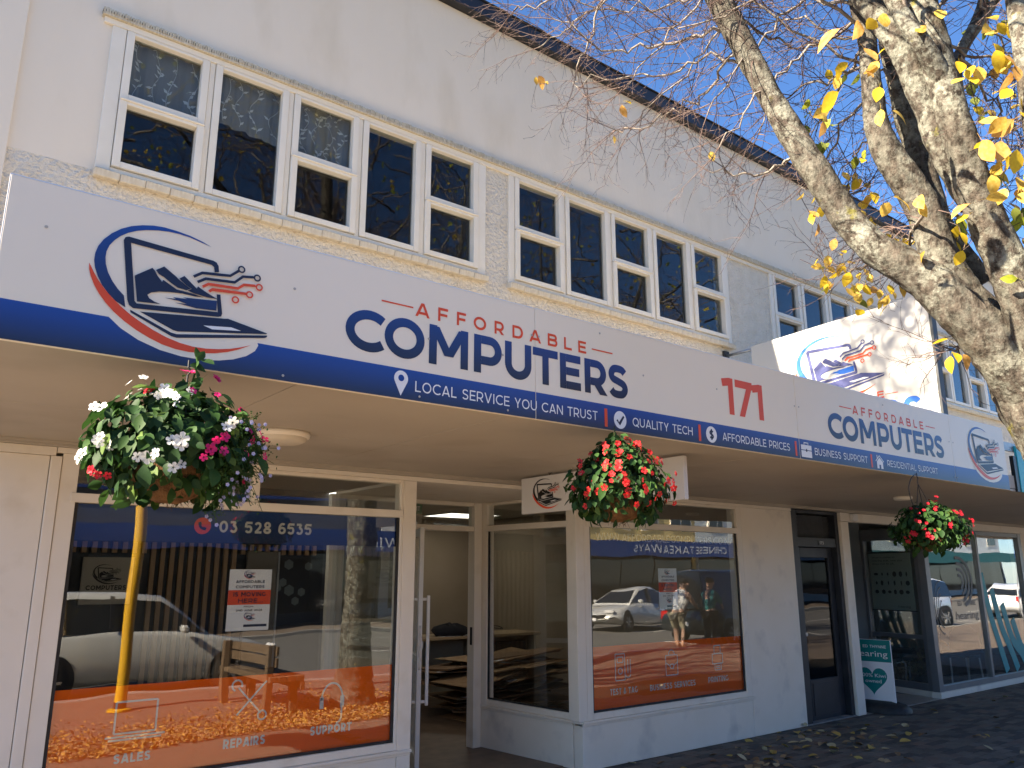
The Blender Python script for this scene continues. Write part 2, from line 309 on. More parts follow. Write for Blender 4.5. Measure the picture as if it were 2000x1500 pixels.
# ------------------------------------------------------------------ the laptop-and-mountain emblem, in metres as printed on the fascia
LOGO={'arc_blue':[(0.2823,0.3583),(0.2435,0.3721),(0.1927,0.3847),(0.1388,0.3917),(0.0863,0.3942),(0.0439,0.3901),(0.0027,0.38),(-0.0372,0.3649),(-0.0718,0.3443),(-0.105,0.3154),(-0.1312,0.2822),(-0.1473,0.2502),(-0.1545,0.2198),(-0.1552,0.19),(-0.1491,0.1597),(-0.136,0.1279),(-0.1169,0.0948),(-0.0902,0.0647),(-0.0621,0.0405),(-0.0252,0.0221),(-0.0352,0.0691),(-0.0595,0.0911),(-0.0822,0.1187),(-0.1014,0.1507),(-0.1126,0.1823),(-0.1169,0.2111),(-0.1157,0.2368),(-0.1075,0.2643),(-0.0922,0.2894),(-0.0725,0.3121),(-0.0463,0.3334),(-0.0151,0.3506),(0.0211,0.3639),(0.0625,0.374),(0.105,0.3799),(0.1486,0.3811),(0.1934,0.377),(0.2347,0.3682)],'arc_red':[(-0.1712,0.1746),(-0.1683,0.1482),(-0.1605,0.123),(-0.1454,0.0905),(-0.1246,0.0584),(-0.097,0.0258),(-0.0631,-0.0061),(-0.0245,-0.0344),(0.0225,-0.0623),(0.0738,-0.0858),(0.1253,-0.1038),(0.177,-0.114),(0.2289,-0.1171),(0.2813,-0.1137),(0.3343,-0.1051),(0.3879,-0.0902),(0.4329,-0.0713),(0.4829,-0.044),(0.4414,-0.0601),(0.3959,-0.0748),(0.3462,-0.085),(0.2972,-0.0912),(0.2442,-0.092),(0.1915,-0.0851),(0.1391,-0.0715),(0.0869,-0.0514),(0.0394,-0.0285),(-0.0036,-0.0044),(-0.0424,0.023),(-0.0771,0.0518),(-0.1077,0.082),(-0.1323,0.1116),(-0.1522,0.1422),(-0.1641,0.1628)],'frame':[(0.3226,0.2526),(0.3186,0.279),(0.309,0.2931),(0.2957,0.2982),(-0.0426,0.3178),(-0.0543,0.3123),(-0.0597,0.2981),(-0.0217,0.0547),(-0.0136,0.0345),(0.0024,0.0242),(0.3345,0.0547),(0.347,0.0592),(0.3506,0.0716),(0.3364,0.1543),(0.3208,0.1523),(0.3319,0.0751),(0.0135,0.0462),(0.0053,0.055),(-0.032,0.2937),(0.2891,0.2782),(0.2998,0.2709),(0.3045,0.2482)],'mtn1':[(-0.0049,0.1599),(0.0574,0.2078),(0.0676,0.1984),(0.0791,0.1799),(0.0995,0.1572),(0.1037,0.1667),(0.1588,0.1375),(0.2018,0.1356),(0.2693,0.1274),(0.2338,0.1235),(0.1809,0.1248),(0.1337,0.1205),(0.0919,0.1135),(0.0635,0.103),(0.0494,0.0905),(0.0577,0.0775),(0.0795,0.0673),(0.1031,0.0621),(0.014,0.0541)],'mtn2':[(0.0715,0.2017),(0.1016,0.2243),(0.1484,0.1939),(0.1648,0.181),(0.195,0.1615),(0.2135,0.1527),(0.1967,0.1427),(0.1615,0.1457),(0.1298,0.1623),(0.1047,0.1788),(0.0839,0.1872)],'mtn3':[(0.1644,0.1857),(0.1834,0.2022),(0.2374,0.1581),(0.2409,0.1695),(0.2692,0.1541),(0.3259,0.1309),(0.2827,0.1293),(0.2283,0.1353),(0.2011,0.1427),(0.2179,0.1522),(0.1949,0.1629)],'lake':[(0.115,0.0923),(0.1596,0.0968),(0.1483,0.1019),(0.2045,0.1056),(0.1866,0.1093),(0.3242,0.1237),(0.3255,0.0801),(0.2427,0.0735),(0.2027,0.077),(0.1568,0.0801),(0.2064,0.084),(0.1709,0.0907)],'keyb':[(0.0289,0.0151),(0.3624,0.0521),(0.377,0.055),(0.5509,0.022),(0.5463,0.0181),(0.1787,-0.0395),(0.1613,-0.0372)],'pad':[(0.2776,0.0054),(0.3929,0.0191),(0.4358,0.0111),(0.3145,-0.0047)],'edge':[(-0.0076,0.0157),(0.1539,-0.0488),(0.1755,-0.0517),(0.5516,0.0121),(0.5497,0.0043),(0.5403,-0.001),(0.1769,-0.0668),(0.1553,-0.0638),(0.004,0.0008),(-0.0054,0.0057)],'plate':[(-0.0847,-0.024),(-0.0332,-0.0653),(0.0344,-0.1007),(0.1193,-0.1277),(0.2008,-0.1399),(0.2882,-0.1416),(0.3547,-0.1325),(0.4132,-0.118),(0.4677,-0.0944),(0.5038,-0.0658),(0.5163,-0.039),(0.5045,-0.0115),(0.3905,-0.0081),(0.1215,0.0248),(-0.0488,0.0081)]}
LINES=[('n',[(0.2197,0.2074),(0.2534,0.232),(0.3699,0.2464),(0.4045,0.2773)]),('n',[(0.2371,0.1871),(0.269,0.2092),(0.3908,0.2212),(0.4239,0.2551),(0.4708,0.2631)]),('r',[(0.2596,0.1714),(0.2821,0.1887),(0.407,0.1973),(0.4315,0.2195),(0.4824,0.2261)]),('r',[(0.2871,0.1566),(0.2998,0.1682),(0.4432,0.1804)])]
CIRC=[('n',(0.4157,0.2861)),('n',(0.4865,0.2627)),('r',(0.4984,0.2221)),('r',(0.4582,0.1792)),('r',(0.399,0.1428))]

LIMBS={'S1':[[5.197,-4.134,2.698,0.251],[4.969,-4.043,2.986,0.207],[4.828,-3.934,3.203,0.176],[4.681,-3.769,3.473,0.15],[4.536,-3.587,3.676,0.131],[4.443,-3.457,3.917,0.118],[4.342,-3.385,4.158,0.113],[4.28,-3.289,4.43,0.111],[4.151,-3.176,4.824,0.097],[4.063,-3.086,5.182,0.102],[3.972,-2.991,5.534,0.108],[3.878,-2.902,5.914,0.097],[3.778,-2.749,6.529,0.082],[3.586,-2.567,7.287,0.061],[3.329,-2.37,8.162,0.035]],'S2':[[5.125,-4.087,2.941,0.194],[4.909,-3.95,3.263,0.151],[4.815,-3.852,3.528,0.141],[4.747,-3.794,3.941,0.129],[4.623,-3.702,4.263,0.118],[4.572,-3.665,4.486,0.096],[4.549,-3.674,4.791,0.078],[4.573,-3.665,5.132,0.073],[4.56,-3.634,5.493,0.068],[4.544,-3.591,6.039,0.056],[4.522,-3.52,6.723,0.04]],'S2b':[[5.163,-3.888,3.483,0.143],[5.024,-3.766,3.865,0.122],[4.991,-3.713,4.426,0.104],[4.931,-3.678,4.682,0.081],[4.911,-3.666,4.905,0.065],[4.886,-3.648,5.129,0.058],[4.905,-3.645,5.499,0.053],[4.965,-3.654,6.022,0.043]],'S3':[[5.022,-4.243,2.862,0.186],[4.856,-4.223,3.224,0.15],[4.731,-4.182,3.542,0.132],[4.615,-4.153,3.832,0.124],[4.503,-4.151,4.113,0.116],[4.438,-4.133,4.438,0.111],[4.378,-4.121,4.77,0.109],[4.353,-4.108,5.007,0.105],[4.401,-4.073,5.412,0.093],[4.436,-4.036,6.065,0.072],[4.476,-3.945,6.954,0.044]],'S3L':[[4.668,-4.119,3.798,0.102],[4.539,-4.047,4.108,0.098],[4.466,-4.011,4.396,0.093],[4.38,-3.968,4.689,0.091],[4.316,-3.916,4.899,0.086],[4.272,-3.822,5.132,0.078],[4.21,-3.716,5.372,0.07],[4.089,-3.545,5.769,0.056],[3.97,-3.255,6.411,0.038]],'S3M':[[4.528,-4.122,4.299,0.074],[4.39,-4.139,4.497,0.073],[4.239,-4.114,4.676,0.067],[4.193,-4.062,4.837,0.061],[4.162,-4.022,5.001,0.059],[4.119,-3.959,5.336,0.045],[4.079,-3.852,5.948,0.032]],'S5':[[4.602,-4.131,4.223,0.053],[4.643,-4.111,4.483,0.054],[4.76,-4.088,4.752,0.05],[4.923,-4.079,4.945,0.045],[5.067,-4.131,5.178,0.043],[5.193,-4.173,5.424,0.04],[5.333,-4.285,5.859,0.031]],'S5b':[[4.817,-4.082,4.798,0.041],[4.992,-4.089,5.018,0.039],[5.111,-4.18,5.225,0.039],[5.216,-4.256,5.42,0.036],[5.467,-4.39,5.858,0.026]],'S6':[[4.879,-4.397,3.093,0.124],[4.713,-4.464,3.529,0.096],[4.536,-4.504,3.903,0.081],[4.432,-4.542,4.297,0.07],[4.428,-4.549,4.761,0.064],[4.516,-4.527,5.323,0.052]]}
BRANCH=[[[3.928,-3.005,5.265],[3.686,-2.75,5.206],[3.444,-2.511,5.196],[3.106,-2.273,5.44]],[[4.229,-3.15,4.966],[4.067,-2.875,5.206],[3.871,-2.491,5.172],[3.551,-2.04,5.24]],[[4.005,-3.106,5.397],[3.897,-2.949,5.563],[3.619,-2.598,5.527],[3.241,-2.232,5.697]],[[3.737,-3.007,5.762],[3.566,-2.611,5.739],[3.417,-2.196,5.596],[3.352,-1.876,5.544]],[[3.513,-2.962,6.193],[3.364,-2.526,6.021],[3.263,-2.098,5.752],[3.151,-1.765,5.822]],[[4.508,-3.569,5.628],[4.243,-3.333,5.37],[4.021,-3.103,5.018],[3.86,-2.912,4.637]],[[4.676,-3.63,5.396],[4.417,-3.425,5.125],[4.136,-3.205,4.86],[3.936,-3.0,4.439]],[[4.25,-3.458,5.927],[4.265,-3.027,5.741],[4.268,-2.55,5.437],[4.2,-2.037,5.197]],[[4.751,-3.589,5.064],[4.645,-3.424,4.993],[4.476,-3.22,4.954],[4.333,-2.975,4.709]],[[4.28,-3.642,6.457],[4.071,-3.261,5.888],[3.768,-2.824,5.379],[3.583,-2.508,4.963]],[[4.824,-3.606,4.932],[5.02,-3.274,4.903],[5.215,-2.898,4.729],[5.431,-2.584,4.71]],[[3.513,-2.962,6.193],[3.408,-2.571,5.765],[3.424,-2.287,5.378],[3.497,-2.095,5.146]],[[4.063,-3.086,5.182],[4.135,-2.724,5.076],[4.147,-2.334,5.031],[4.059,-1.894,5.08]],[[4.218,-4.144,5.259],[4.612,-4.248,5.188],[4.941,-4.261,4.984],[5.255,-4.258,4.762]],[[4.525,-4.201,4.655],[5.006,-4.161,4.639],[5.498,-4.111,4.562]],[[4.453,-3.195,4.535],[4.369,-3.08,4.369],[4.184,-2.928,4.335],[4.018,-2.809,4.368]],[[4.602,-3.241,4.303],[5.051,-3.198,4.348],[5.412,-3.138,4.566]],[[4.475,-3.908,3.815],[4.907,-3.638,3.808],[5.245,-3.353,3.997]],[[4.599,-3.989,3.763],[5.002,-4.041,3.928],[5.371,-4.145,4.354]],[[4.957,-3.383,3.855],[5.249,-3.11,3.847],[5.422,-2.779,3.95]],[[4.816,-3.7,5.263],[4.787,-3.419,5.378],[4.704,-3.138,5.633],[4.505,-2.714,5.711]],[[4.46,-3.632,5.96],[4.204,-3.383,5.633],[3.898,-3.097,5.311],[3.564,-2.859,5.22]],[[3.221,-2.894,6.724],[3.21,-2.387,6.205],[3.189,-1.959,5.978],[3.18,-1.633,6.054]],[[4.71,-3.587,5.164],[4.821,-3.241,4.963],[5.009,-3.001,4.907]],[[4.382,-4.125,4.77],[4.681,-4.217,4.715],[4.995,-4.355,4.775]],[[4.631,-4.093,4.022],[4.659,-4.267,4.18],[4.677,-4.397,4.22]],[[4.808,-3.961,3.13],[5.233,-3.693,3.142],[5.618,-3.419,3.235]],[[4.922,-3.591,4.633],[4.99,-3.377,4.643],[5.088,-3.162,4.574]],[[3.899,-3.043,5.464],[4.323,-3.043,5.427],[4.764,-3.085,5.48],[5.193,-3.184,5.751]]]
LEAVES=[[3.441,-4.063,4.412,0.13,'o'],[3.674,-4.149,4.524,0.1,'y'],[3.601,-4.088,4.514,0.11,'o'],[3.635,-4.104,4.478,0.1,'y'],[3.641,-4.079,4.381,0.11,'o'],[3.482,-4.001,4.102,0.14,'y'],[3.889,-4.022,4.412,0.09,'o'],[3.834,-3.976,4.402,0.09,'o'],[3.89,-4.03,4.439,0.08,'y'],[3.716,-3.821,4.197,0.09,'y'],[3.704,-3.8,4.157,0.08,'y'],[3.701,-3.787,4.122,0.08,'o'],[4.005,-3.967,4.364,0.09,'y'],[3.935,-3.99,4.186,0.1,'y'],[3.988,-4.029,4.181,0.11,'y'],[4.135,-4.334,4.376,0.09,'y'],[4.22,-4.392,4.35,0.1,'y'],[4.194,-4.373,4.355,0.09,'y'],[4.169,-4.335,4.292,0.09,'y'],[4.194,-4.356,4.297,0.08,'y'],[4.207,-4.511,4.344,0.1,'o'],[4.178,-4.496,4.37,0.1,'y'],[4.268,-4.543,4.292,0.09,'o'],[4.254,-4.523,4.262,0.09,'o'],[4.195,-4.517,3.965,0.12,'o'],[4.162,-4.496,3.98,0.1,'y'],[4.209,-4.541,4.005,0.1,'y'],[4.16,-4.373,4.011,0.11,'o'],[3.982,-4.435,3.813,0.13,'o'],[4.057,-4.493,3.808,0.12,'o'],[4.122,-4.532,3.768,0.12,'y'],[4.475,-4.449,4.309,0.09,'y'],[4.419,-4.505,4.207,0.1,'y'],[4.136,-3.08,4.541,0.07,'o'],[4.147,-2.71,4.586,0.07,'y'],[4.711,-3.34,4.349,0.08,'y'],[4.803,-3.438,4.432,0.07,'y'],[4.489,-3.208,4.053,0.09,'o'],[4.539,-3.225,3.981,0.09,'o'],[4.509,-3.215,4.027,0.08,'y'],[4.736,-3.23,3.918,0.08,'o'],[4.151,-3.903,3.772,0.12,'y'],[4.137,-3.883,3.745,0.09,'y'],[4.258,-3.986,3.772,0.1,'y'],[4.278,-3.993,3.745,0.09,'y'],[4.184,-4.268,3.601,0.11,'o'],[4.245,-4.323,3.624,0.1,'y'],[4.508,-3.851,3.542,0.1,'y'],[4.705,-3.861,3.067,0.09,'y'],[4.731,-3.852,2.969,0.09,'y'],[4.74,-3.866,2.992,0.09,'y'],[4.785,-3.898,2.981,0.09,'o'],[3.539,-1.604,5.522,0.1,'o'],[3.577,-1.62,5.476,0.08,'y'],[3.952,-2.086,5.186,0.09,'o'],[4.002,-2.128,5.193,0.08,'y'],[3.867,-2.066,4.907,0.05,'y'],[3.528,-1.593,5.515,0.06,'y'],[4.505,-3.331,4.691,0.085,'g'],[4.532,-3.389,4.652,0.096,'g'],[4.414,-3.252,4.63,0.093,'g'],[4.721,-3.296,4.714,0.073,'g'],[4.449,-3.305,4.803,0.073,'g'],[4.64,-3.154,4.758,0.074,'g'],[4.53,-3.254,4.759,0.075,'g'],[4.534,-3.361,4.493,0.076,'g'],[4.537,-3.316,4.493,0.08,'g'],[4.45,-3.335,4.464,0.084,'g'],[4.665,-3.221,4.545,0.061,'g'],[4.474,-3.342,4.487,0.086,'g'],[5.182,-3.21,4.335,0.067,'y'],[4.996,-3.171,4.242,0.093,'y'],[5.166,-3.105,4.351,0.079,'y'],[5.029,-3.33,4.253,0.091,'y'],[5.225,-3.22,4.481,0.067,'y'],[5.006,-3.19,4.413,0.093,'y'],[5.048,-3.2,4.427,0.065,'y'],[5.228,-3.181,4.353,0.085,'y'],[4.937,-3.054,4.487,0.065,'y'],[5.222,-3.176,4.579,0.082,'y'],[5.028,-3.424,4.442,0.072,'y'],[4.977,-3.327,4.392,0.094,'y'],[5.013,-3.36,4.274,0.081,'y'],[4.996,-3.382,4.275,0.095,'y'],[5.131,-3.6,3.76,0.091,'y'],[5.13,-3.463,3.909,0.068,'y'],[4.827,-3.555,3.685,0.095,'y'],[5.001,-3.444,3.951,0.072,'y'],[4.881,-3.546,3.853,0.092,'y'],[4.985,-3.55,3.871,0.065,'y'],[4.762,-3.533,3.831,0.066,'y'],[4.842,-3.532,3.806,0.097,'y'],[5.06,-3.495,3.912,0.091,'y'],[5.103,-3.559,3.884,0.082,'y'],[4.935,-3.704,3.77,0.085,'y'],[4.896,-3.467,3.718,0.064,'y'],[5.088,-3.453,3.84,0.071,'y'],[5.212,-3.496,3.946,0.083,'y'],[5.241,-2.824,3.969,0.086,'g'],[5.132,-2.876,3.992,0.067,'y'],[5.27,-2.866,3.967,0.065,'y'],[5.107,-3.009,3.832,0.065,'y'],[5.163,-2.921,3.921,0.087,'y'],[5.323,-2.797,3.985,0.083,'y'],[5.147,-3.046,3.715,0.083,'y'],[5.144,-3.088,3.822,0.098,'y'],[5.339,-2.809,3.889,0.072,'y'],[5.52,-2.958,3.954,0.077,'y'],[5.555,-2.992,3.977,0.078,'y'],[5.199,-2.853,3.953,0.069,'y'],[5.3,-3.008,3.879,0.08,'y'],[5.487,-2.982,3.933,0.068,'y'],[5.492,-2.922,3.853,0.093,'y'],[5.408,-2.943,4.004,0.084,'y'],[5.339,-3.125,3.84,0.073,'y'],[5.247,-3.026,3.774,0.09,'y'],[5.254,-2.903,3.827,0.08,'o'],[5.217,-2.819,3.856,0.093,'y'],[5.145,-2.906,3.894,0.072,'y'],[5.324,-2.8,3.929,0.093,'y'],[5.08,-2.956,3.742,0.088,'g'],[5.072,-2.956,3.757,0.067,'y'],[5.514,-3.042,3.725,0.065,'y'],[5.127,-3.191,3.695,0.075,'y'],[5.497,-3.108,3.692,0.08,'y'],[5.12,-3.111,3.528,0.078,'y'],[5.276,-3.054,3.716,0.088,'y'],[5.336,-3.018,3.674,0.087,'g'],[5.39,-3.203,3.586,0.083,'y'],[5.105,-3.162,3.707,0.074,'y'],[5.384,-3.067,3.829,0.069,'y'],[5.226,-3.224,3.683,0.083,'o'],[5.272,-3.293,3.699,0.081,'y'],[5.097,-3.368,3.562,0.083,'y'],[5.153,-3.283,3.638,0.069,'y'],[5.276,-3.307,3.65,0.068,'y'],[5.214,-3.297,3.602,0.077,'y'],[4.917,-3.805,3.82,0.077,'g'],[5.267,-3.794,3.941,0.074,'g'],[5.181,-3.689,3.969,0.094,'g'],[5.019,-3.856,3.864,0.086,'g'],[5.239,-3.752,3.967,0.069,'g'],[5.171,-3.819,3.972,0.088,'g'],[5.093,-3.877,3.924,0.098,'g'],[4.853,-3.838,3.903,0.095,'g'],[5.044,-3.759,3.941,0.074,'g'],[5.015,-4.243,3.778,0.083,'g'],[4.824,-4.342,3.718,0.096,'g'],[4.828,-4.29,3.705,0.07,'g'],[5.094,-4.207,3.842,0.093,'g'],[5.117,-4.206,3.879,0.093,'g'],[5.059,-4.129,3.779,0.099,'g'],[4.736,-4.292,3.736,0.069,'g'],[4.916,-4.232,3.741,0.093,'g'],[4.665,-4.199,3.95,0.084,'g'],[4.942,-4.144,4.079,0.093,'g'],[4.805,-4.171,3.998,0.076,'g'],[4.675,-4.269,3.878,0.084,'g'],[4.765,-4.233,3.973,0.074,'g'],[4.813,-4.233,3.998,0.07,'g'],[4.841,-4.157,4.042,0.069,'g'],[4.982,-4.148,4.102,0.075,'g'],[4.822,-4.182,4.036,0.08,'g'],[4.898,-4.28,3.563,0.096,'g'],[4.854,-4.267,3.591,0.077,'o'],[4.776,-4.294,3.548,0.083,'g'],[4.997,-4.175,3.66,0.068,'g'],[4.914,-4.187,3.618,0.079,'g'],[4.853,-4.203,3.559,0.091,'g'],[5.532,-4.088,4.945,0.09,'y'],[5.535,-3.971,4.816,0.077,'y'],[5.624,-3.885,4.849,0.072,'g'],[5.62,-4.124,4.871,0.067,'y'],[5.393,-4.044,4.772,0.083,'y'],[5.555,-4.053,4.93,0.065,'y'],[5.793,-4.089,4.902,0.082,'y'],[5.686,-4.014,4.731,0.088,'g'],[5.494,-3.899,4.855,0.092,'y'],[5.781,-3.776,5.031,0.071,'g'],[5.341,-3.771,4.938,0.082,'o'],[5.54,-3.94,4.81,0.069,'g'],[5.6,-3.87,5.103,0.089,'g'],[5.62,-3.907,5.107,0.08,'g'],[5.723,-3.813,5.207,0.063,'g'],[5.517,-3.903,4.94,0.087,'g'],[5.433,-3.07,4.388,0.071,'y'],[5.464,-3.088,4.302,0.079,'y'],[5.295,-3.208,4.214,0.081,'y'],[5.565,-3.102,4.242,0.082,'y'],[5.372,-3.173,4.275,0.068,'y'],[5.189,-3.214,4.135,0.067,'y'],[5.912,-4.077,5.619,0.092,'g'],[5.698,-4.107,5.483,0.09,'g'],[5.462,-3.91,5.422,0.092,'g'],[5.816,-3.978,5.569,0.061,'g'],[5.6,-3.994,5.454,0.066,'g'],[5.606,-4.0,5.451,0.066,'g'],[5.133,-3.656,3.712,0.079,'g'],[4.769,-3.678,3.648,0.077,'o'],[4.844,-3.72,3.64,0.079,'g'],[5.029,-3.617,3.754,0.073,'g'],[4.908,-3.798,3.709,0.072,'y'],[4.859,-3.813,3.628,0.064,'y'],[5.245,-3.001,3.944,0.091,'y'],[5.119,-3.062,3.988,0.06,'y'],[5.229,-2.972,4.028,0.063,'y'],[5.205,-2.99,3.929,0.068,'y'],[5.219,-2.897,4.031,0.089,'y'],[5.063,-4.208,3.445,0.082,'g'],[4.652,-4.273,3.298,0.069,'g'],[4.906,-4.257,3.355,0.086,'g'],[4.919,-4.266,3.448,0.081,'g'],[4.71,-4.26,3.318,0.097,'g'],[4.661,-3.612,4.995,0.06,'g'],[4.506,-3.534,4.897,0.054,'g'],[4.793,-3.527,4.898,0.06,'g'],[4.57,-3.592,4.896,0.074,'g'],[4.619,-3.156,4.108,0.061,'y'],[4.737,-3.11,4.295,0.07,'y'],[4.661,-3.076,4.289,0.062,'y'],[4.84,-3.089,4.238,0.078,'y'],[4.864,-4.27,4.693,0.085,'o'],[4.928,-4.388,4.649,0.098,'y'],[4.665,-4.401,4.577,0.102,'y'],[4.659,-4.38,4.498,0.087,'y'],[4.641,-4.397,4.386,0.1,'y'],[4.908,-4.428,4.666,0.073,'y'],[4.621,-4.418,4.586,0.097,'y'],[4.599,-4.38,4.559,0.096,'y'],[4.439,-4.376,3.911,0.08,'y'],[4.536,-4.195,3.922,0.112,'y'],[4.565,-4.299,3.974,0.078,'y'],[4.764,-4.299,4.096,0.094,'y'],[4.44,-4.234,4.019,0.091,'y'],[4.57,-4.31,3.961,0.09,'y'],[4.683,-4.243,3.948,0.087,'y'],[4.407,-4.31,3.818,0.099,'y'],[4.833,-3.446,4.508,0.065,'g'],[4.735,-3.44,4.398,0.082,'g'],[4.701,-3.443,4.415,0.079,'g'],[4.816,-3.389,4.475,0.079,'g'],[4.78,-3.531,4.53,0.082,'g'],[5.1,-3.694,3.532,0.089,'y'],[5.167,-3.713,3.538,0.083,'y'],[5.339,-3.578,3.577,0.074,'y'],[4.846,-3.562,3.529,0.083,'y'],[5.045,-3.631,3.56,0.081,'y'],[5.066,-3.718,3.482,0.085,'y'],[5.284,-3.954,3.274,0.068,'g'],[5.414,-3.861,3.23,0.092,'g'],[5.014,-4.001,3.159,0.07,'g'],[5.264,-3.991,3.233,0.075,'g'],[5.236,-3.971,3.254,0.081,'g'],[5.207,-3.996,3.231,0.089,'g'],[4.211,-4.168,4.735,0.079,'y'],[4.484,-4.03,4.856,0.083,'y'],[4.384,-3.895,4.844,0.085,'y'],[4.381,-4.051,4.68,0.102,'y'],[4.363,-3.965,4.717,0.099,'y'],[4.324,-4.202,4.869,0.098,'y'],[4.405,-3.609,4.893,0.081,'y'],[4.435,-3.524,4.931,0.081,'y'],[4.596,-3.369,5.058,0.077,'y'],[4.503,-3.492,4.901,0.087,'y'],[4.499,-3.345,4.758,0.077,'y'],[4.55,-4.064,3.506,0.087,'y'],[4.831,-3.931,3.678,0.098,'y'],[4.707,-4.081,3.671,0.079,'y'],[4.886,-4.055,3.796,0.101,'y'],[4.659,-4.165,3.691,0.074,'y'],[4.798,-3.961,3.765,0.097,'y'],[4.542,-4.067,3.612,0.077,'y'],[4.535,-4.122,3.696,0.075,'y'],[4.68,-4.393,4.8,0.075,'y'],[4.712,-4.396,4.819,0.082,'y'],[4.548,-4.411,4.758,0.07,'y'],[4.7,-4.471,4.799,0.077,'o'],[4.586,-4.402,4.731,0.085,'y'],[4.408,-4.451,4.686,0.083,'y'],[4.625,-4.425,4.752,0.098,'y'],[4.512,-4.376,4.743,0.085,'y'],[4.62,-4.372,3.84,0.105,'y'],[4.925,-4.202,3.856,0.097,'o'],[4.669,-4.276,3.966,0.097,'y'],[4.608,-4.305,3.805,0.087,'y'],[4.738,-4.368,3.922,0.081,'g'],[4.683,-4.351,3.786,0.091,'y'],[4.79,-4.312,3.874,0.083,'y'],[4.813,-4.301,3.874,0.112,'o']]
def emblem(parent, O, ux, uy, nn, ku, kv, plate=None, blue=None, navy=None, red=None, lay=.0008, black=False):
    O = Vector(O); blue = blue or M_royal; navy = navy or M_navy; red = red or M_or
    def P(p, k): return O + ux*(p[0]*ku) + uy*(p[1]*kv) + nn*(k*lay)
    if plate: MB().poly([P(p, 0) for p in LOGO['plate']]).build('emblem_plate', plate, parent, fix=False)
    for key, nm, m, k in (('arc_blue','emblem_blue_arc',blue,1),('arc_red','emblem_red_arc',red,2),('frame','emblem_screen',navy,3),('lake','emblem_lake',blue,3),('keyb','emblem_keyboard',navy,3),('edge','emblem_base_edge',navy,4),('pad','emblem_touchpad',M_white,5)):
        MB().poly([P(p, k) for p in LOGO[key]]).build(nm, m, parent, fix=False)
    mb = MB()
    for i, key in enumerate(('mtn1','mtn2','mtn3')): mb.poly([P(p, 4+i) for p in LOGO[key]])
    mb.build('emblem_mountains', navy, parent, fix=False)
    for col, m in (('n', navy), ('r', red)):
        mb = MB(); q = 0
        for c, pts in LINES:
            if c != col: continue
            L, Rr = strip2d([(x*ku, y*kv) for x, y in pts], .0115*ku); n = len(L); q += 1
            mb.add([O+ux*x+uy*y+nn*(7+q)*lay for x, y in L] + [O+ux*x+uy*y+nn*(7+q)*lay for x, y in Rr], [(i,i+n,i+n+1,i+1) for i in range(n-1)])
        for c, (x, y) in CIRC:
            if c != col: continue
            a = [(math.cos(2*math.pi*k/16), math.sin(2*math.pi*k/16)) for k in range(16)]; q += 1
            mb.add([O+ux*(x+.0165*p)*ku+uy*(y+.0165*s)*kv+nn*(7+q)*lay for p, s in a] + [O+ux*(x+.0095*p)*ku+uy*(y+.0095*s)*kv+nn*(7+q)*lay for p, s in a], [(i,(i+1)%16,(i+1)%16+16,i+16) for i in range(16)])
        mb.build('emblem_circuit_lines', m, parent, fix=False)

# ------------------------------------------------------------------ ground: footpath, kerb, road
PV = 0.204, 0.102
M_pave = mat('dark_clay_paver', (0.115, 0.098, 0.078), (0.17, 0.145, 0.115), 3.5, 0.75, 0.3, bump=0.4, bsc=55, bdist=0.003, c3=(0.20, 0.17, 0.13), sc3=1.7)
M_pave2 = mat('reddish_paver', (0.19, 0.14, 0.105), (0.15, 0.112, 0.088), 5, 0.75, 0.3, bump=0.4, bsc=55, bdist=0.003)
M_joint = mat('paving_joint_sand', (0.020, 0.018, 0.016), (0.035, 0.032, 0.028), 30, 0.95, 0.1)
def paving_mat():
    m = mat('far_footpath_paving', (0.09, 0.07, 0.06)); n = m.node_tree.nodes; l = m.node_tree.links; p = n['Principled BSDF']
    tc = n.new('ShaderNodeTexCoord'); br = n.new('ShaderNodeTexBrick'); br.inputs['Scale'].default_value = 1.0
    br.inputs['Brick Width'].default_value = .205; br.inputs['Row Height'].default_value = .103; br.inputs['Mortar Size'].default_value = .003
    br.inputs['Color1'].default_value = (.18,.135,.10,1); br.inputs['Color2'].default_value = (.14,.11,.085,1); br.inputs['Mortar'].default_value = (.03,.027,.025,1)
    l.new(tc.outputs['Object'], br.inputs['Vector']); l.new(br.outputs['Color'], p.inputs['Base Color'])
    b = n.new('ShaderNodeBump'); b.inputs['Strength'].default_value = .5; b.inputs['Distance'].default_value = .004; b.invert = True
    l.new(br.outputs['Fac'], b.inputs['Height']); l.new(b.outputs[0], p.inputs['Normal']); p.inputs['Roughness'].default_value = .8
    return m
M_farpave = paving_mat()
M_road = mat('asphalt', (0.105, 0.10, 0.093), (0.14, 0.133, 0.122), 20, 0.85, 0.3, bump=0.4, bsc=160, bdist=0.004)
M_kerb = mat('kerb_concrete', (0.28, 0.27, 0.25), (0.20, 0.19, 0.18), 6, 0.85, 0.2, bump=0.3, bsc=50, bdist=0.004)
M_line = mat('road_paint', (0.70, 0.69, 0.66), (0.55, 0.54, 0.51), 14, 0.7, 0.3)
tag(box('ground', M_joint, None, -120, 160, -120, 60, -0.6, -0.2), kind='structure')
fp = tag(MB().add([(-60,-7.5,-.012),(90,-7.5,-.012),(90,3.4,-.012),(-60,3.4,-.012)], [(0,1,2,3)]).build('footpath', M_joint, None), kind='structure')
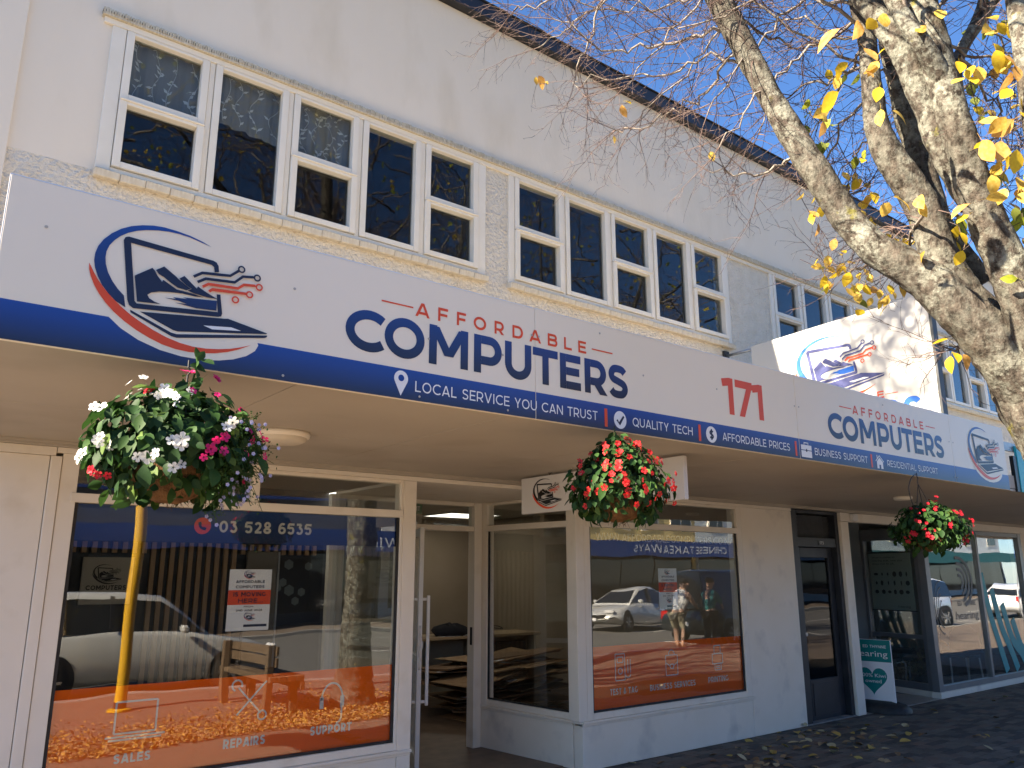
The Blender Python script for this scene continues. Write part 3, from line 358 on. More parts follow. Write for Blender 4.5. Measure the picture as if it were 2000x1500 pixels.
# pieces in the part of the footpath that the picture shows, nearest ones as objects, the rest joined
M_pave3 = mat('pale_worn_paver', (0.19, 0.165, 0.13), (0.145, 0.125, 0.10), 4, 0.75, 0.3, bump=0.4, bsc=55, bdist=0.003); M_pave4 = mat('charcoal_paver', (0.075, 0.066, 0.056), (0.10, 0.088, 0.074), 4, 0.75, 0.3, bump=0.4, bsc=55, bdist=0.003)
PVM = (M_pave, M_pave2, M_pave3, M_pave4)
mesh_pv = [MB().box(-.099, .099, -.048, .048, -.010, .0).mesh('paver', m, bevel=.005) for m in PVM]
spots = []
for j in range(-38, 1):
    for i in range(22, 82):
        x = i*PV[0] + (.102 if j % 2 else 0); y = j*PV[1] - .055
        if x < 4.3 or y < -3.9 + 0.0*x: continue
        if x/(y+5.786) > 3.2: continue
        spots.append((math.hypot(x, y+5.786), x, y))
spots.sort()
rest = [MB() for _ in PVM]
for k, (d, x, y) in enumerate(spots):
    z = rnd.uniform(-.002, .002); ti = rnd.uniform(-.006, .006)
    if k < 300:
        o = inst('paver', mesh_pv[rnd.choice((0,0,0,1,2,3,3))], fp, Matrix.Translation((x, y, z)) @ Matrix.Rotation(ti, 4, 'X') @ Matrix.Rotation(rnd.uniform(-.008,.008), 4, 'Z'))
    else:
        rest[rnd.choice((0,0,0,1,2,3,3))].obox((x, y, z-.004), UX*.0985, UY*.0475, Vector((ti, 0, 1))*.004)
for q, m in enumerate(PVM): tag(rest[q].build('paver', m, fp, fix=False), 'further rows of dark clay pavers', kind='stuff')
MB().add([(-60,-7.5,-.006),(4.25,-7.5,-.006),(4.25,3.3,-.006),(-60,3.3,-.006)], [(0,1,2,3)]).add([(4.25,-7.5,-.006),(90,-7.5,-.006),(90,-3.95,-.006),(4.25,-3.95,-.006)], [(0,1,2,3)]).add([(16.8,-3.95,-.006),(90,-3.95,-.006),(90,0,-.006),(16.8,0,-.006)], [(0,1,2,3)]).build('paving_field', M_farpave, fp)
kb = tag(box('kerb', M_kerb, None, -60, 90, -7.72, -7.5, -.2, .0, .015), kind='structure')
rd = tag(MB().add([(-100,-19.0,-.13),(150,-19.0,-.13),(150,-7.6,-.13),(-100,-7.6,-.13)], [(0,1,2,3)]).build('road', M_road), kind='structure')
mb = MB()
for k in range(-3, 14): mb.box(k*6.0, k*6.0+.1, -10.1, -7.9, -.13, -.126)
for k in range(-6, 20): mb.box(k*5.0, k*5.0+2.6, -13.3, -13.2, -.13, -.126)
mb.build('road_marking', M_line, rd)
tag(box('kerb', M_kerb, None, -60, 120, -19.2, -19.0, -.2, .0, .015), kind='structure')
tag(box('opposite_footpath', M_farpave, None, -60, 120, -24, -19.2, -.2, -.004), kind='structure')
# ------------------------------------------------------------------ the building
B = tag(empty('shop_building'), 'two-storey cream plastered shop building with ribbed window heads and black gutter', 'building')
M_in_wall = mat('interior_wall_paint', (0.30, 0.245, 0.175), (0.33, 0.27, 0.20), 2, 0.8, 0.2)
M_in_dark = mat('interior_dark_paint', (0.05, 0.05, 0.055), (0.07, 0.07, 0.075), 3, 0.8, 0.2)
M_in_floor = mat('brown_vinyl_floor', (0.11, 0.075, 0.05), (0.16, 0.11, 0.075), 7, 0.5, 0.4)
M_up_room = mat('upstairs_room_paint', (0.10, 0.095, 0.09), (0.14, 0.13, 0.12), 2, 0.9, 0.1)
M_ceil = mat('ceiling_paint', (0.45, 0.42, 0.36), None, rough=0.8)
M_darkgrey = mat('charcoal_joinery_paint', (0.018, 0.021, 0.026), (0.028, 0.031, 0.037), 5, 0.45, 0.4)
M_led = mat('led_ceiling_panel', (1.0, 0.93, 0.80), None, emit=0.7)
XR = 24.0
GROUPS = [(.82, 4.19, [(.973,1.465),(1.622,2.114),(2.271,2.758),(2.911,3.393),(3.557,4.04)], (0,2,4)),
          (4.475, 7.965, [(4.605,5.132),(5.285,5.808),(5.966,6.493),(6.645,7.17),(7.325,7.84)], (0,2,4)),
          (8.865, 12.35, [(8.996,9.52),(9.675,10.2),(10.355,10.88),(11.035,11.56),(11.71,12.22)], (0,2,4)),
          (13.25, 16.75, [(13.385,13.91),(14.065,14.59),(14.745,15.27),(15.425,15.95),(16.10,16.62)], (0,2,4)),
          (17.65, 21.15, [(17.785,18.31),(18.465,18.99),(19.145,19.67),(19.825,20.35),(20.50,21.02)], (0,2,4))]
ZO0, ZO1 = 4.50, 5.70
mb = MB().box(.30, XR, 0, .2, 2.60, ZO0)
xs = [4.19] + [v for g in GROUPS[1:] for v in (g[0], g[1])] + [XR]
for a, b in zip(xs[0::2], xs[1::2]): mb.box(a, b, 0, .2, ZO0, ZO1)
mb.build('roughcast_wall', M_rough, B)
MB().box(.30, XR, 0, .2, ZO1, 7.27).box(.30, .82, 0, .2, ZO0, ZO1).build('smooth_wall', M_wall, B)
box('wall_pilaster', M_wall, B, -4, .30, -.03, .2, 0, 7.27, .004)
MB().box(-4, XR, .22, 9, 7.27, 7.42).box(-4.2, -4, 0, 9, 0, 7.27).box(XR, XR+.2, 0, 9, 0, 7.27).box(-4, XR, 9, 9.2, 0, 7.42).build('roof', M_fascia, B)
MB().box(-4, XR, -.09, .215, 7.275, 7.44).box(-4, XR, -.11, -.05, 7.44, 7.455).build('gutter', M_fascia, B, .006)
# upstairs floor, rooms behind the glass
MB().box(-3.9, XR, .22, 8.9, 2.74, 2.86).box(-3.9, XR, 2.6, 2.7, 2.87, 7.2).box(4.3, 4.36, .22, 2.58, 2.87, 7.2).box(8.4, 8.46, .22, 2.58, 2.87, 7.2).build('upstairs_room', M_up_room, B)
# ribbed window-head moulding
mb = MB().box(.743, XR, -.055, -.001, 5.70, 5.716)
x = .745; i = 0
while x < 17.5:
    w = .0125 + .002*math.sin(i*1.7); zz = .0035*math.sin(i*.9+x); mb.box(x, x+w, -.058+rnd.uniform(-.004,.004), -.001, 5.717, 5.752+zz); x += .0175; i += 1
mb.build('head_moulding', M_rib, B)
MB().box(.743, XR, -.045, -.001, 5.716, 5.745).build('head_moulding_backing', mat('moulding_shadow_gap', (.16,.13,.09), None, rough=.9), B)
MB().box(.76, XR, -.028, -.001, 5.655, 5.699).build('head_board', M_trim, B, .002)

tile_me = [MB().box(-w/2, w/2, -.075, .0, -.03, .03).mesh('sill_tile', M_sill, bevel=.006) for w in (.150, .166)]
def upper_window(gi, x0, x1, panes, splits):
    wdw = bpy.data.objects.new('window', None); COL.objects.link(wdw); wdw.location = ((x0+x1)/2, 0, ZO0); wdw.parent = B
    f = MB().box(x0, panes[0][0]-.058, -.022, .08, ZO0, 5.654).box(panes[-1][1]+.058, x1, -.022, .08, ZO0, 5.654)
    f.box(panes[0][0]-.057, panes[-1][1]+.057, -.018, .08, ZO0, 4.548)
    for (a, b), (c, d) in zip(panes, panes[1:]): f.box(b+.058, c-.058, -.016, .08, 4.549, 5.654)
    f.build('frame', M_trim, wdw, .003)
    for k, (a, b) in enumerate(panes):
        parts = [(4.60, 5.052), (5.142, 5.628)] if k in splits else [(4.60, 5.628)]
        for q, (z0, z1) in enumerate(parts):
            e = .012 if (k in splits and q == 0) else 0.0
            s = MB(); lo = z0-.047; hi = z1+(.026 if (k in splits and q == 0) else .024)
            if k in splits and q == 1: lo = z0-.056
            s.box(a-.054, a, -.030-e, .045, lo, hi).box(b, b+.054, -.030-e, .045, lo, hi)
            s.box(a+.0005, b-.0005, -.028-e, .043, lo, z0).box(a+.0005, b-.0005, -.028-e, .043, z1, hi)
            s.build('sash', M_trim, wdw, .0035)
            box('pane', M_uglass, wdw, a+.001, b-.001, .022, .026, z0+.001, z1-.001)
        if k in splits: box('drip_bar', M_trim, wdw, a-.05, b+.05, -.052, -.031, 5.078, 5.094, .004)
    n = round((x1-x0+.02)/.168); st = (x1-x0+.02)/n
    for k in range(n):
        inst('sill_tile', tile_me[1], wdw, Matrix.Translation((x0-.01+(k+.5)*st, 0.0, 4.472+rnd.uniform(-.004,.004))) @ Matrix.Rotation(rnd.uniform(-.02,.02), 4, 'Y') @ Matrix.Rotation(R(8), 4, 'X'))
for gi, g in enumerate(GROUPS): upper_window(gi, *g)

# lace curtains behind three panes
def sheer():
    m = bpy.data.materials.new('sheer_curtain_net'); m.use_nodes = True; n = m.node_tree.nodes; l = m.node_tree.links
    p = n['Principled BSDF']; p.inputs['Roughness'].default_value = .9; p.inputs['Base Color'].default_value = (.50,.48,.43,1)
    tr = n.new('ShaderNodeBsdfTransparent'); ms = n.new('ShaderNodeMixShader'); ms.inputs[0].default_value = .55
    l.new(tr.outputs[0], ms.inputs[1]); l.new(p.outputs[0], ms.inputs[2]); l.new(ms.outputs[0], n['Material Output'].inputs['Surface']); return m
M_sheer = sheer(); M_vine = mat('white_curtain_embroidery', (.74,.72,.66), None, rough=.9)
cr_ = random.Random(4)
for (a, b), zb, lab in zip(GROUPS[0][2][:3], (5.14, 5.24, 5.20), ('leaf-patterned lace curtain in the leftmost upstairs pane', 'leaf-patterned lace curtain in the second upstairs pane from the left', 'leaf-patterned lace curtain in the third upstairs pane from the left')):
    e = empty('lace_curtain', ((a+b)/2, .1, 5.66), lab, 'curtain', 'lace curtains upstairs')
    def cy(x): t = (x-a)/(b-a); return .10+.012*math.sin(t*19+a*5)+.006*math.sin(t*47)
    n = 30; vs = []
    for k in range(n+1):
        t = k/n; x = a-.04+(b-a+.08)*t; vs += [(x, cy(x), 5.66), (x, cy(x), zb-.05*t+.006*math.sin(t*30))]
    MB().add(vs, [(2*k,2*k+1,2*k+3,2*k+2) for k in range(n)]).build('net', M_sheer, e, smooth=True, fix=False)
    mb = MB(); nv = 4
    for q in range(nv):
        x0 = a+.02+(b-a)*(q+.5)/nv+cr_.uniform(-.03,.03); z = 5.65; ph = cr_.uniform(0,6); pth = []; fq = cr_.uniform(11,22); am = cr_.uniform(.02,.05)
        while z > zb+.01:
            pth.append((x0+am*math.sin(z*fq+ph), z)); z -= .018
        L, Rr = strip2d(pth, .0035); m_ = len(L); mb.add([(x,cy(x)-.002,z) for x, z in L]+[(x,cy(x)-.002,z) for x, z in Rr], [(i,i+m_,i+m_+1,i+1) for i in range(m_-1)])
        for i, (x, z) in enumerate(pth):
            if cr_.random() < .42:
                sg = 1 if i % 2 else -1; an_ = cr_.uniform(.3,1.0); dx, dz = sg*math.cos(an_), math.sin(an_)*cr_.choice((1,1,-.4)); L_ = cr_.uniform(.035,.055); w_ = L_*.24
                mb.add([(px_, cy(px_)-.003, pz_) for px_, pz_ in ((x,z),(x+dx*L_*.45-dz*w_,z+dz*L_*.45+dx*w_),(x+dx*L_,z+dz*L_),(x+dx*L_*.45+dz*w_,z+dz*L_*.45-dx*w_))], [(0,1,2,3)])
    mb.build('leaf_embroidery', M_vine, e, fix=False)

# ------------------------------------------------------------------ canopy
mb = MB(); x = .18; k = 0
mb = None
for k in range(20):
    a = .18+k*1.2; b = a+1.196
    if a > XR-1: break
    for (y0, y1) in ((-2.462, -1.25), (-1.246, -.062)):
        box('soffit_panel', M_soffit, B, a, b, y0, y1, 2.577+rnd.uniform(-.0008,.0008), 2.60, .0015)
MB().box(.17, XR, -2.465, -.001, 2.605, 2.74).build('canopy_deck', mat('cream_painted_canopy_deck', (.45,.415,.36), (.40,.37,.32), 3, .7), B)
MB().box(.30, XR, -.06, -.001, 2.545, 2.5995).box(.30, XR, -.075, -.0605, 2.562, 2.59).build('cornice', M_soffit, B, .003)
# frieze board under the soffit
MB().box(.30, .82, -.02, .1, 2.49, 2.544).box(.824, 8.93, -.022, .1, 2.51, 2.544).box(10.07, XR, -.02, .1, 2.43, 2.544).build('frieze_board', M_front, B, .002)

# ------------------------------------------------------------------ shopfront walls
box('pilaster_panel', M_front, B, .302, .79, .0, .15, 0, 2.488, .003)
box('corner_trim_board', M_front, B, .794, .858, -.012, .15, 0, 2.488, .003)
MB().box(7.925, 8.957, 0, .2, 0, 2.509).build('white_pier', M_bulk, B, .004)
MB().box(.86, 3.385, .0, .12, 0, .40).build('bulkhead', M_bulk, B, .004)
MB().box(5.345, 7.924, .0, .12, 0, .40).build('bulkhead', M_bulk, B, .004)
MB().box(.86, 3.51, -.028, .11, .401, .424).box(.86, 3.508, -.012, .1, .38, .4005).build('window_ledge', M_front, B, .003)
MB().box(5.34, 7.95, -.028, .11, .401, .424).box(5.345, 7.94, -.012, .1, .38, .4005).build('window_ledge', M_front, B, .003)
box('entrance_post', M_front, B, 3.388, 3.508, -.006, .12, 0, 2.509, .004)

def front_window(xa, xb, ga, gb, mull):
    w = bpy.data.objects.new('shop_window', None); COL.objects.link(w); w.location = ((xa+xb)/2, 0, .42); w.parent = B
    MB().box(xa, ga, -.004, .1, .425, 2.509).box(gb, xb, -.004, .1, .425, 2.509).box(ga, gb, -.002, .1, .425, .482).box(ga, gb, .0, .1, 2.482, 2.509).build('frame', M_front, w, .003)
    MB().box(ga-.03, gb+.02, -.012, .08, 2.203, 2.262).build('transom_bar', M_front, w, .003)
    if mull: box('mullion', M_front, w, mull, mull+.062, .0, .08, 2.2635, 2.481, .003)
    for a, b in ([(ga, mull), (mull+.062, gb)] if mull else [(ga, gb)]): box('pane', M_glass, w, a+.001, b-.001, .028, .034, 2.264, 2.481)
    MB().box(ga, ga+.022, .012, .026, .484, 2.202).box(gb-.022, gb, .012, .026, .484, 2.202).box(ga+.022, gb-.022, .012, .026, .484, .502).build('glazing_bead', M_dark, w)
    box('pane', M_glass, w, ga+.001, gb-.001, .028, .034, .484, 2.202)
    return w
W1 = front_window(.862, 3.386, .963, 3.36, 2.105)
W2 = front_window(5.41, 7.922, 5.489, 7.835, None)
NY = Vector((0,-1,0))
# films and lettering on the big panes
YF = .040
M_film_b = gradz('blue_window_film', 1.97, (.008,.012,.05), 2.2, (.008,.035,.16), .3)
M_film_o = mat('orange_window_film', (0.94, 0.16, 0.006), (0.90, 0.14, 0.006), 3, 0.7, 0.1)
M_lett = mat('pale_vinyl_lettering', (0.62, 0.60, 0.55), None, rough=.5)
M_ltog = mat('grey_vinyl_lettering', (0.66, 0.64, 0.62), None, rough=.5)
def film(w, xa, xb, z0, z1, m, nm): return MB().add([(xa,YF,z0),(xb,YF,z0),(xb,YF,z1),(xa,YF,z1)], [(0,1,2,3)]).build(nm, m, w, fix=False)
film(W1, .967, 3.357, 1.968, 2.199, M_film_b, 'blue_film'); film(W1, .967, 3.357, .486, 1.055, M_film_o, 'orange_film'); film(W2, 5.493, 7.831, .486, 1.067, M_film_o, 'orange_film')
YL = YF-.0015
def wt(w, s, x0, x1, z, h, st, m=M_ltog): return text('lettering', s, (x0, YL, z), UX, UZ, NY, x1-x0, h, st, m, w)
wt(W1, '03 528 6535', 1.905, 2.606, 2.041, .083, .20, M_lett)
MB().add([(1.788+.058*math.cos(a*math.pi/12), YL, 2.083+.058*math.sin(a*math.pi/12)) for a in range(24)], [tuple(range(24))]).build('phone_disc', M_or, W1, fix=False)
mb = MB(); L, Rr = strip2d(arc(1.806, 2.101, .040, .040, 185, 265, 8), .017)
mb.add([(x, YL-.001, z) for x, z in L] + [(x, YL-.001, z) for x, z in Rr], [(i,i+len(L),i+len(L)+1,i+1) for i in range(len(L)-1)])
mb.obox((1.769,YL-.0012,2.098), (.010,0,.004), (0,.0001,0), (-.004,0,.011)).obox((1.802,YL-.0012,2.064), (.011,0,-.004), (0,.0001,0), (.004,0,.010)).build('handset', M_navy, W1)
wt(W1, 'SALES', 1.364, 1.585, .588, .056, .22); wt(W1, 'REPAIRS', 2.052, 2.346, .592, .060, .22); wt(W1, 'SUPPORT', 2.683, 3.014, .604, .062, .22)
wt(W2, 'WWW.AFFORDABLECOMPUTERS.CO.NZ', 5.61, 7.79, 2.075, .075, .13)
wt(W2, 'TEST & TAG', 5.749, 6.131, .612, .058, .18); wt(W2, 'BUSINESS SERVICES', 6.31, 7.011, .606, .058, .18); wt(W2, 'PRINTING', 7.224, 7.566, .612, .058, .18)
def icon(w, paths, sw=.010, m=None):
    mb = MB()
    for k, p in enumerate(paths):
        L, Rr = strip2d(p, sw); n = len(L); y = YL - .0003*k
        mb.add([(x,y,z) for x, z in L] + [(x,y,z) for x, z in Rr], [(i,i+n,i+n+1,i+1) for i in range(n-1)])
    return mb.build('icon', m or M_ltog, w, fix=False)
def rect(x0, x1, z0, z1): return [[(x0,z0),(x0,z1)], [(x0,z1),(x1,z1)], [(x1,z1),(x1,z0)], [(x1,z0),(x0,z0)]]
icon(W1, rect(1.35,1.60,.765,.955) + [[(1.30,.745),(1.66,.745)], [(1.32,.727),(1.64,.727)]], .012)
icon(W1, [[(2.13,.80),(2.30,.98)], [(2.30,.80),(2.13,.98)], arc(2.12,.995,.035,.035,-20,250), arc(2.31,.785,.03,.03,0,360), [(2.28,.96),(2.33,1.01)]], .012)
icon(W1, [arc(2.845,.84,.085,.115,0,180), arc(2.875,.72,.05,.05,-80,0), [(2.925,.72),(2.925,.80)]], .014)
icon(W1, [[(2.762,.78),(2.762,.86)], [(2.928,.78),(2.928,.86)]], .032)
icon(W2, rect(5.83,5.96,.74,.985) + rect(5.855,5.935,.905,.955) + [arc(5.895,.825,.028,.028,0,360), [(6.0,.80),(6.0,.93)], [(6.035,.80),(6.035,.93)], arc(6.0,.79,.035,.03,180,360)], .010)
icon(W2, rect(6.56,6.74,.735,.93) + [arc(6.65,.935,.045,.045,0,180), [(6.56,.86),(6.62,.825)], [(6.74,.86),(6.68,.825)]] + rect(6.625,6.675,.80,.84), .010)
icon(W2, rect(7.31,7.485,.80,.90) + rect(7.345,7.45,.905,.985) + rect(7.345,7.45,.735,.80) + [[(7.365,.775),(7.43,.775)], [(7.365,.757),(7.43,.757)]], .010)

# ------------------------------------------------------------------ entrance recess
DY = 1.45
ret = bpy.data.objects.new('return_window', None); COL.objects.link(ret); ret.location = (5.3,.7,0); ret.parent = B
ra, rb = Vector((5.345, .0, 0)), Vector((5.215, DY-.03, 0)); rd_ = (rb-ra).normalized(); rn = Vector((-rd_.y, rd_.x, 0))   # rn faces the recess
RL = (rb-ra).length
def rbx(mb, s0, s1, d0, d1, z0, z1): return mb.obox(ra + rd_*(s0+s1)/2 + rn*(d0+d1)/2 + UZ*(z0+z1)/2, rd_*(s1-s0)/2, rn*(d1-d0)/2, UZ*(z1-z0)/2)
rbx(MB(), .125, RL, -.12, 0, 0, .40).build('bulkhead', M_bulk, ret, .004)
mb = rbx(MB(), .0, RL, -.1, .022, .401, .424); rbx(mb, .125, RL-.002, -.1, .01, .38, .4005).build('ledge', M_front, ret, .003)
mb = MB(); rbx(mb, .10, .165, -.1, .004, .425, 2.509); rbx(mb, RL-.09, RL, -.1, .004, .425, 2.509); rbx(mb, .165, RL-.09, -.1, .002, .425, .482); rbx(mb, .165, RL-.09, -.1, .0, 2.482, 2.509); mb.build('frame', M_front, ret, .003)
rbx(MB(), .14, RL-.06, -.08, .012, 2.203, 2.262).build('transom_bar', M_front, ret, .003)
rbx(MB(), .166, RL-.091, -.034, -.028, .484, 2.202).build('pane', M_glass, ret); rbx(MB(), .166, RL-.091, -.034, -.028, 2.264, 2.481).build('pane', M_glass, ret)
mb = MB(); rbx(mb, RL-.112, RL-.09, -.026, -.014, .484, 2.202); rbx(mb, .166, RL-.112, -.026, -.014, .484, .50); mb.build('glazing_bead', M_dark, ret)
box('corner_post', M_front, B, 5.30, 5.408, -.006, .115, .4245, 2.509, .004)
# left side of the recess, door frame, open door
lf = bpy.data.objects.new('side_window', None); COL.objects.link(lf); lf.location = (3.55,.7,0); lf.parent = B
box('bulkhead', M_bulk, lf, 3.39, 3.505, .125, DY, 0, .42, .004); box('pane', M_glass, lf, 3.44, 3.446, .125, DY-.06, .45, 2.50)
MB().box(3.40, 3.50, DY-.06, DY, .4205, 2.51).box(3.40, 3.50, .125, DY-.0605, .4205, .449).build('frame', M_front, lf, .003)
M_recfloor = mat('brown_entrance_tile', (0.17, 0.115, 0.075), (0.11, 0.075, 0.055), 16, 0.55, 0.4, bump=.2, bsc=40)
tag(MB().box(3.51, 5.34, .0, DY+.05, -.01, .006).build('entrance_floor', M_recfloor), kind='structure')
box('recess_ceiling', M_front, B, 3.5, 5.345, .1, DY+.06, 2.512, 2.54)
dr = bpy.data.objects.new('entrance_door', None); COL.objects.link(dr); dr.location = (4.3, DY, 0); dr.parent = B
MB().box(4.21, 4.29, DY-.04, DY+.07, .006, 2.51).box(5.105, 5.205, DY-.05, DY+.07, .006, 2.51).box(4.29, 5.105, DY-.038, DY+.07, 2.20, 2.255).box(4.29, 5.105, DY-.036, DY+.07, 2.47, 2.51).box(3.51, 4.21, DY-.04, DY+.06, 2.47, 2.51).box(3.51, 3.57, DY-.04, DY+.06, .006, 2.469).build('frame', M_front, dr, .003)
box('pane', M_glass, dr, 4.291, 5.104, DY+.01, DY+.016, 2.256, 2.469); box('pane', M_glass, dr, 3.571, 4.209, DY+.01, DY+.016, .05, 2.469)
box('strike_plate', M_dark, dr, 5.098, 5.1045, DY-.02, DY+.012, 1.02, 1.20)
h0 = Vector((4.315, DY-.045, 0)); h1 = Vector((3.945, .60, 0)); ld = (h1-h0).normalized(); ln = Vector((-ld.y, ld.x, 0)); LL = (h1-h0).length
def lbx(mb, s0, s1, d0, d1, z0, z1): return mb.obox(h0 + ld*(s0+s1)/2 + ln*(d0+d1)/2 + UZ*(z0+z1)/2, ld*(s1-s0)/2, ln*(d1-d0)/2, UZ*(z1-z0)/2)
mb = MB(); lbx(mb, 0, .075, -.02, .02, .02, 2.17); lbx(mb, LL-.075, LL, -.02, .02, .02, 2.17); lbx(mb, .0755, LL-.0755, -.018, .018, .02, .20); lbx(mb, .0755, LL-.0755, -.018, .018, 2.09, 2.17); lbx(mb, .0755, LL-.0755, -.018, .018, .98, 1.03)
mb.build('leaf_frame', M_alu, dr, .003)
mb = MB(); lbx(mb, .076, LL-.076, -.004, .004, .201, .979); lbx(mb, .076, LL-.076, -.004, .004, 1.031, 2.089); mb.build('leaf_glass', M_glass, dr)
mb = MB()
for sg in (-1, 1):
    lbx(mb, LL-.05, LL-.02, sg*.075-.014, sg*.075+.014, .62, 1.56); lbx(mb, LL-.045, LL-.025, min(sg*.021, sg*.06), max(sg*.021, sg*.06), .64, .665); lbx(mb, LL-.045, LL-.025, min(sg*.021, sg*.06), max(sg*.021, sg*.06), 1.515, 1.54)
mb.build('pull_handle', M_alu, dr, .003)
lbx(MB(), LL+.001, LL+.003, -.011, .011, .92, 1.30).build('lock_plate', M_steel, dr)
lbx(MB(), LL-.06, LL-.03, .021, .034, 1.10, 1.16).build('lock_cylinder', M_steel, dr)

# ------------------------------------------------------------------ inside the computer shop
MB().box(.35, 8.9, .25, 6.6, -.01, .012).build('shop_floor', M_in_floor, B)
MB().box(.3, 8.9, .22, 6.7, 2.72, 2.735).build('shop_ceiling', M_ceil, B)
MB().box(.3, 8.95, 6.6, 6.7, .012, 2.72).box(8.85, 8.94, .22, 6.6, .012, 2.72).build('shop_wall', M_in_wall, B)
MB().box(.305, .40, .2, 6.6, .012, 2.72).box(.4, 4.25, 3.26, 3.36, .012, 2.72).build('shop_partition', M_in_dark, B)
sw = empty('slat_wall', (2.6, 3.2, 0), 'dark wall panel faced with upright timber slats behind the left shop window', 'slat wall')
M_slat = mat('oak_slat', (0.30, 0.19, 0.11), (0.38, 0.25, 0.15), 9, 0.6, 0.3, stretch=(6, 6, .6))
box('backing', M_black, sw, 1.15, 4.2, 3.235, 3.255, .1, 2.13)
slat_me = MB().box(-.024, .024, -.02, .02, -.85, .92).mesh('slat', M_slat, bevel=.002); short_me = MB().box(-.024, .024, -.02, .02, -.055, .055).mesh('slat', M_slat, bevel=.002)
k = 0; x = 1.25
while x < 4.15:
    long = 2.22 < x < 3.22
    inst('slat', slat_me if long else short_me, sw, Matrix.Translation((x, 3.212, 1.16 if long else 2.02))); x += .094
fr = empty('framed_sign', (1.86, 3.19, 1.47), 'pale framed sign with laptop emblem on the dark wall behind the left shop window', 'framed sign')
box('board', mat('dull_sign_board', (.42,.38,.32), None, rough=.6), fr, 1.63, 2.10, 3.195, 3.215, 1.46, 1.92, .003)
emblem(fr, (1.79, 3.193, 1.70), UX, UZ, NY, .38, .38, blue=M_black, navy=M_black, red=M_black)
text('lettering', 'COMPUTERS', (1.68, 3.193, 1.60), UX, UZ, NY, .37, .045, .2, M_black, fr)
pn = empty('display_screen', (3.55, 3.2, .75), 'grey display panel beside the slats inside the left shop window', 'panel')
box('panel', mat('grey_display_panel', (.17,.155,.13), (.2,.18,.15), 3, .6), pn, 3.27, 3.62, 3.17, 3.21, .75, 2.0, .004); box('edge_strip', M_steel, pn, 3.625, 3.645, 3.17, 3.21, .75, 2.0)
hexm = mat('pale_hexagon', (.16,.19,.20), None, rough=.6); mb = MB()
for cx, cz, rr in ((3.78,1.86,.06),(4.02,1.84,.05),(3.72,1.66,.05),(3.66,1.60,.05),(3.80,1.57,.065),(3.95,1.55,.05),(3.88,1.45,.05)):
    mb.add([(cx+rr*math.cos(R(60*q+30)), 3.232-.0004*cx, cz+rr*math.sin(R(60*q+30))) for q in range(6)], [tuple(range(6))])
mb.build('hexagon_shapes', hexm, pn, fix=False)  # flat pale hexagons in front of the dark wall
for a, b, c, d, lab in ((4.2,5.2,2.85,3.45,'lit square ceiling panel seen through the transom of the left shop window'), (7.2,8.2,5.0,5.9,'lit square ceiling panel seen through the transom above the entrance'), (2.0,3.0,1.2,1.8,'lit square ceiling panel above the left shop window display'), (6.0,7.0,2.3,2.9,'lit square ceiling panel inside the right shop window')):
    e = empty('ceiling_panel_light', ((a+b)/2, (c+d)/2, 2.72), lab, 'ceiling light', 'ceiling panel lights')
    box('diffuser', M_led, e, a+.02, b-.02, c+.02, d-.02, 2.708, 2.716); MB().box(a, a+.02, c, d, 2.702, 2.719).box(b-.02, b, c, d, 2.702, 2.719).box(a+.02, b-.02, c, c+.02, 2.702, 2.719).box(a+.02, b-.02, d-.02, d, 2.702, 2.719).build('trim', M_alu, e)
ex = empty('exit_sign', (4.55, 1.9, 2.38), 'small green exit sign inside above the entrance door', 'exit sign')
box('box', mat('green_exit_panel', (.01,.16,.07), None, rough=.4), ex, 4.42, 4.74, 1.9, 1.93, 2.40, 2.52, .003); text('lettering', 'EXIT', (4.58,1.898,2.435), UX, UZ, NY, .13, .05, .18, M_white, ex)
# counter with clutter
ct = empty('shop_counter', (7.2, 4.4, 0), 'beech-topped service counter inside the entrance, cluttered', 'counter')
M_beech = mat('beech_laminate', (.42,.30,.17), (.48,.35,.21), 5, .45, .4, stretch=(.4,4,4)); M_pale = mat('pale_carcass', (.40,.36,.28), None, rough=.6)
box('top', M_beech, ct, 6.1, 8.3, 4.1, 4.75, .84, .88, .004); MB().box(6.15, 6.19, 4.15, 4.7, .012, .839).box(8.2, 8.24, 4.15, 4.7, .012, .839).box(7.2, 7.24, 4.15, 4.7, .012, .839).build('leg_panel', M_pale, ct, .003)
box('front_panel', M_pale, ct, 6.19, 8.2, 4.62, 4.66, .05, .838); box('shelf', M_black, ct, 7.45, 8.05, 4.16, 4.4, .55, .75)
bagm = MB(); bagm.lathe([(.01,.0),(.16,.0),(.2,.04),(.17,.09),(.09,.13),(.03,.14)], (6.75,4.3,.881), 14)
bg_ = bagm.build('cloth_bag', mat('dark_cloth', (.012,.013,.018), (.02,.02,.026), 8, .9), None, smooth=True, origin=(6.75,4.3,.88)); tag(bg_, 'crumpled black bag lying on the service counter', 'bag')
for v in bg_.data.vertices: v.co += Vector((rnd.uniform(-.04,.04)+v.co.x*.5, rnd.uniform(-.04,.04), rnd.uniform(-.0,.05) if v.co.z > .01 else 0))
tag(MB().tube(smoothpath([(7.0+.18*math.sin(q*1.3)+.05*q, 4.35+.05*math.cos(q*2.1), .895+.09*abs(math.sin(q*1.1))) for q in range(14)], 5), .007, 5).build('power_cable', M_dark, None, origin=(7.2,4.35,.88)), 'tangled black cable on the service counter', 'cable')
tag(MB().box(6.5, 6.9, 4.12, 4.3, .882, .884).obox((7.05,4.2,.887), (.13,.03,0), (-.02,.09,0), (0,0,.003)).build('paper_sheets', M_white, None, origin=(6.8,4.2,.88)), 'white papers strewn along the counter edge', 'paper')
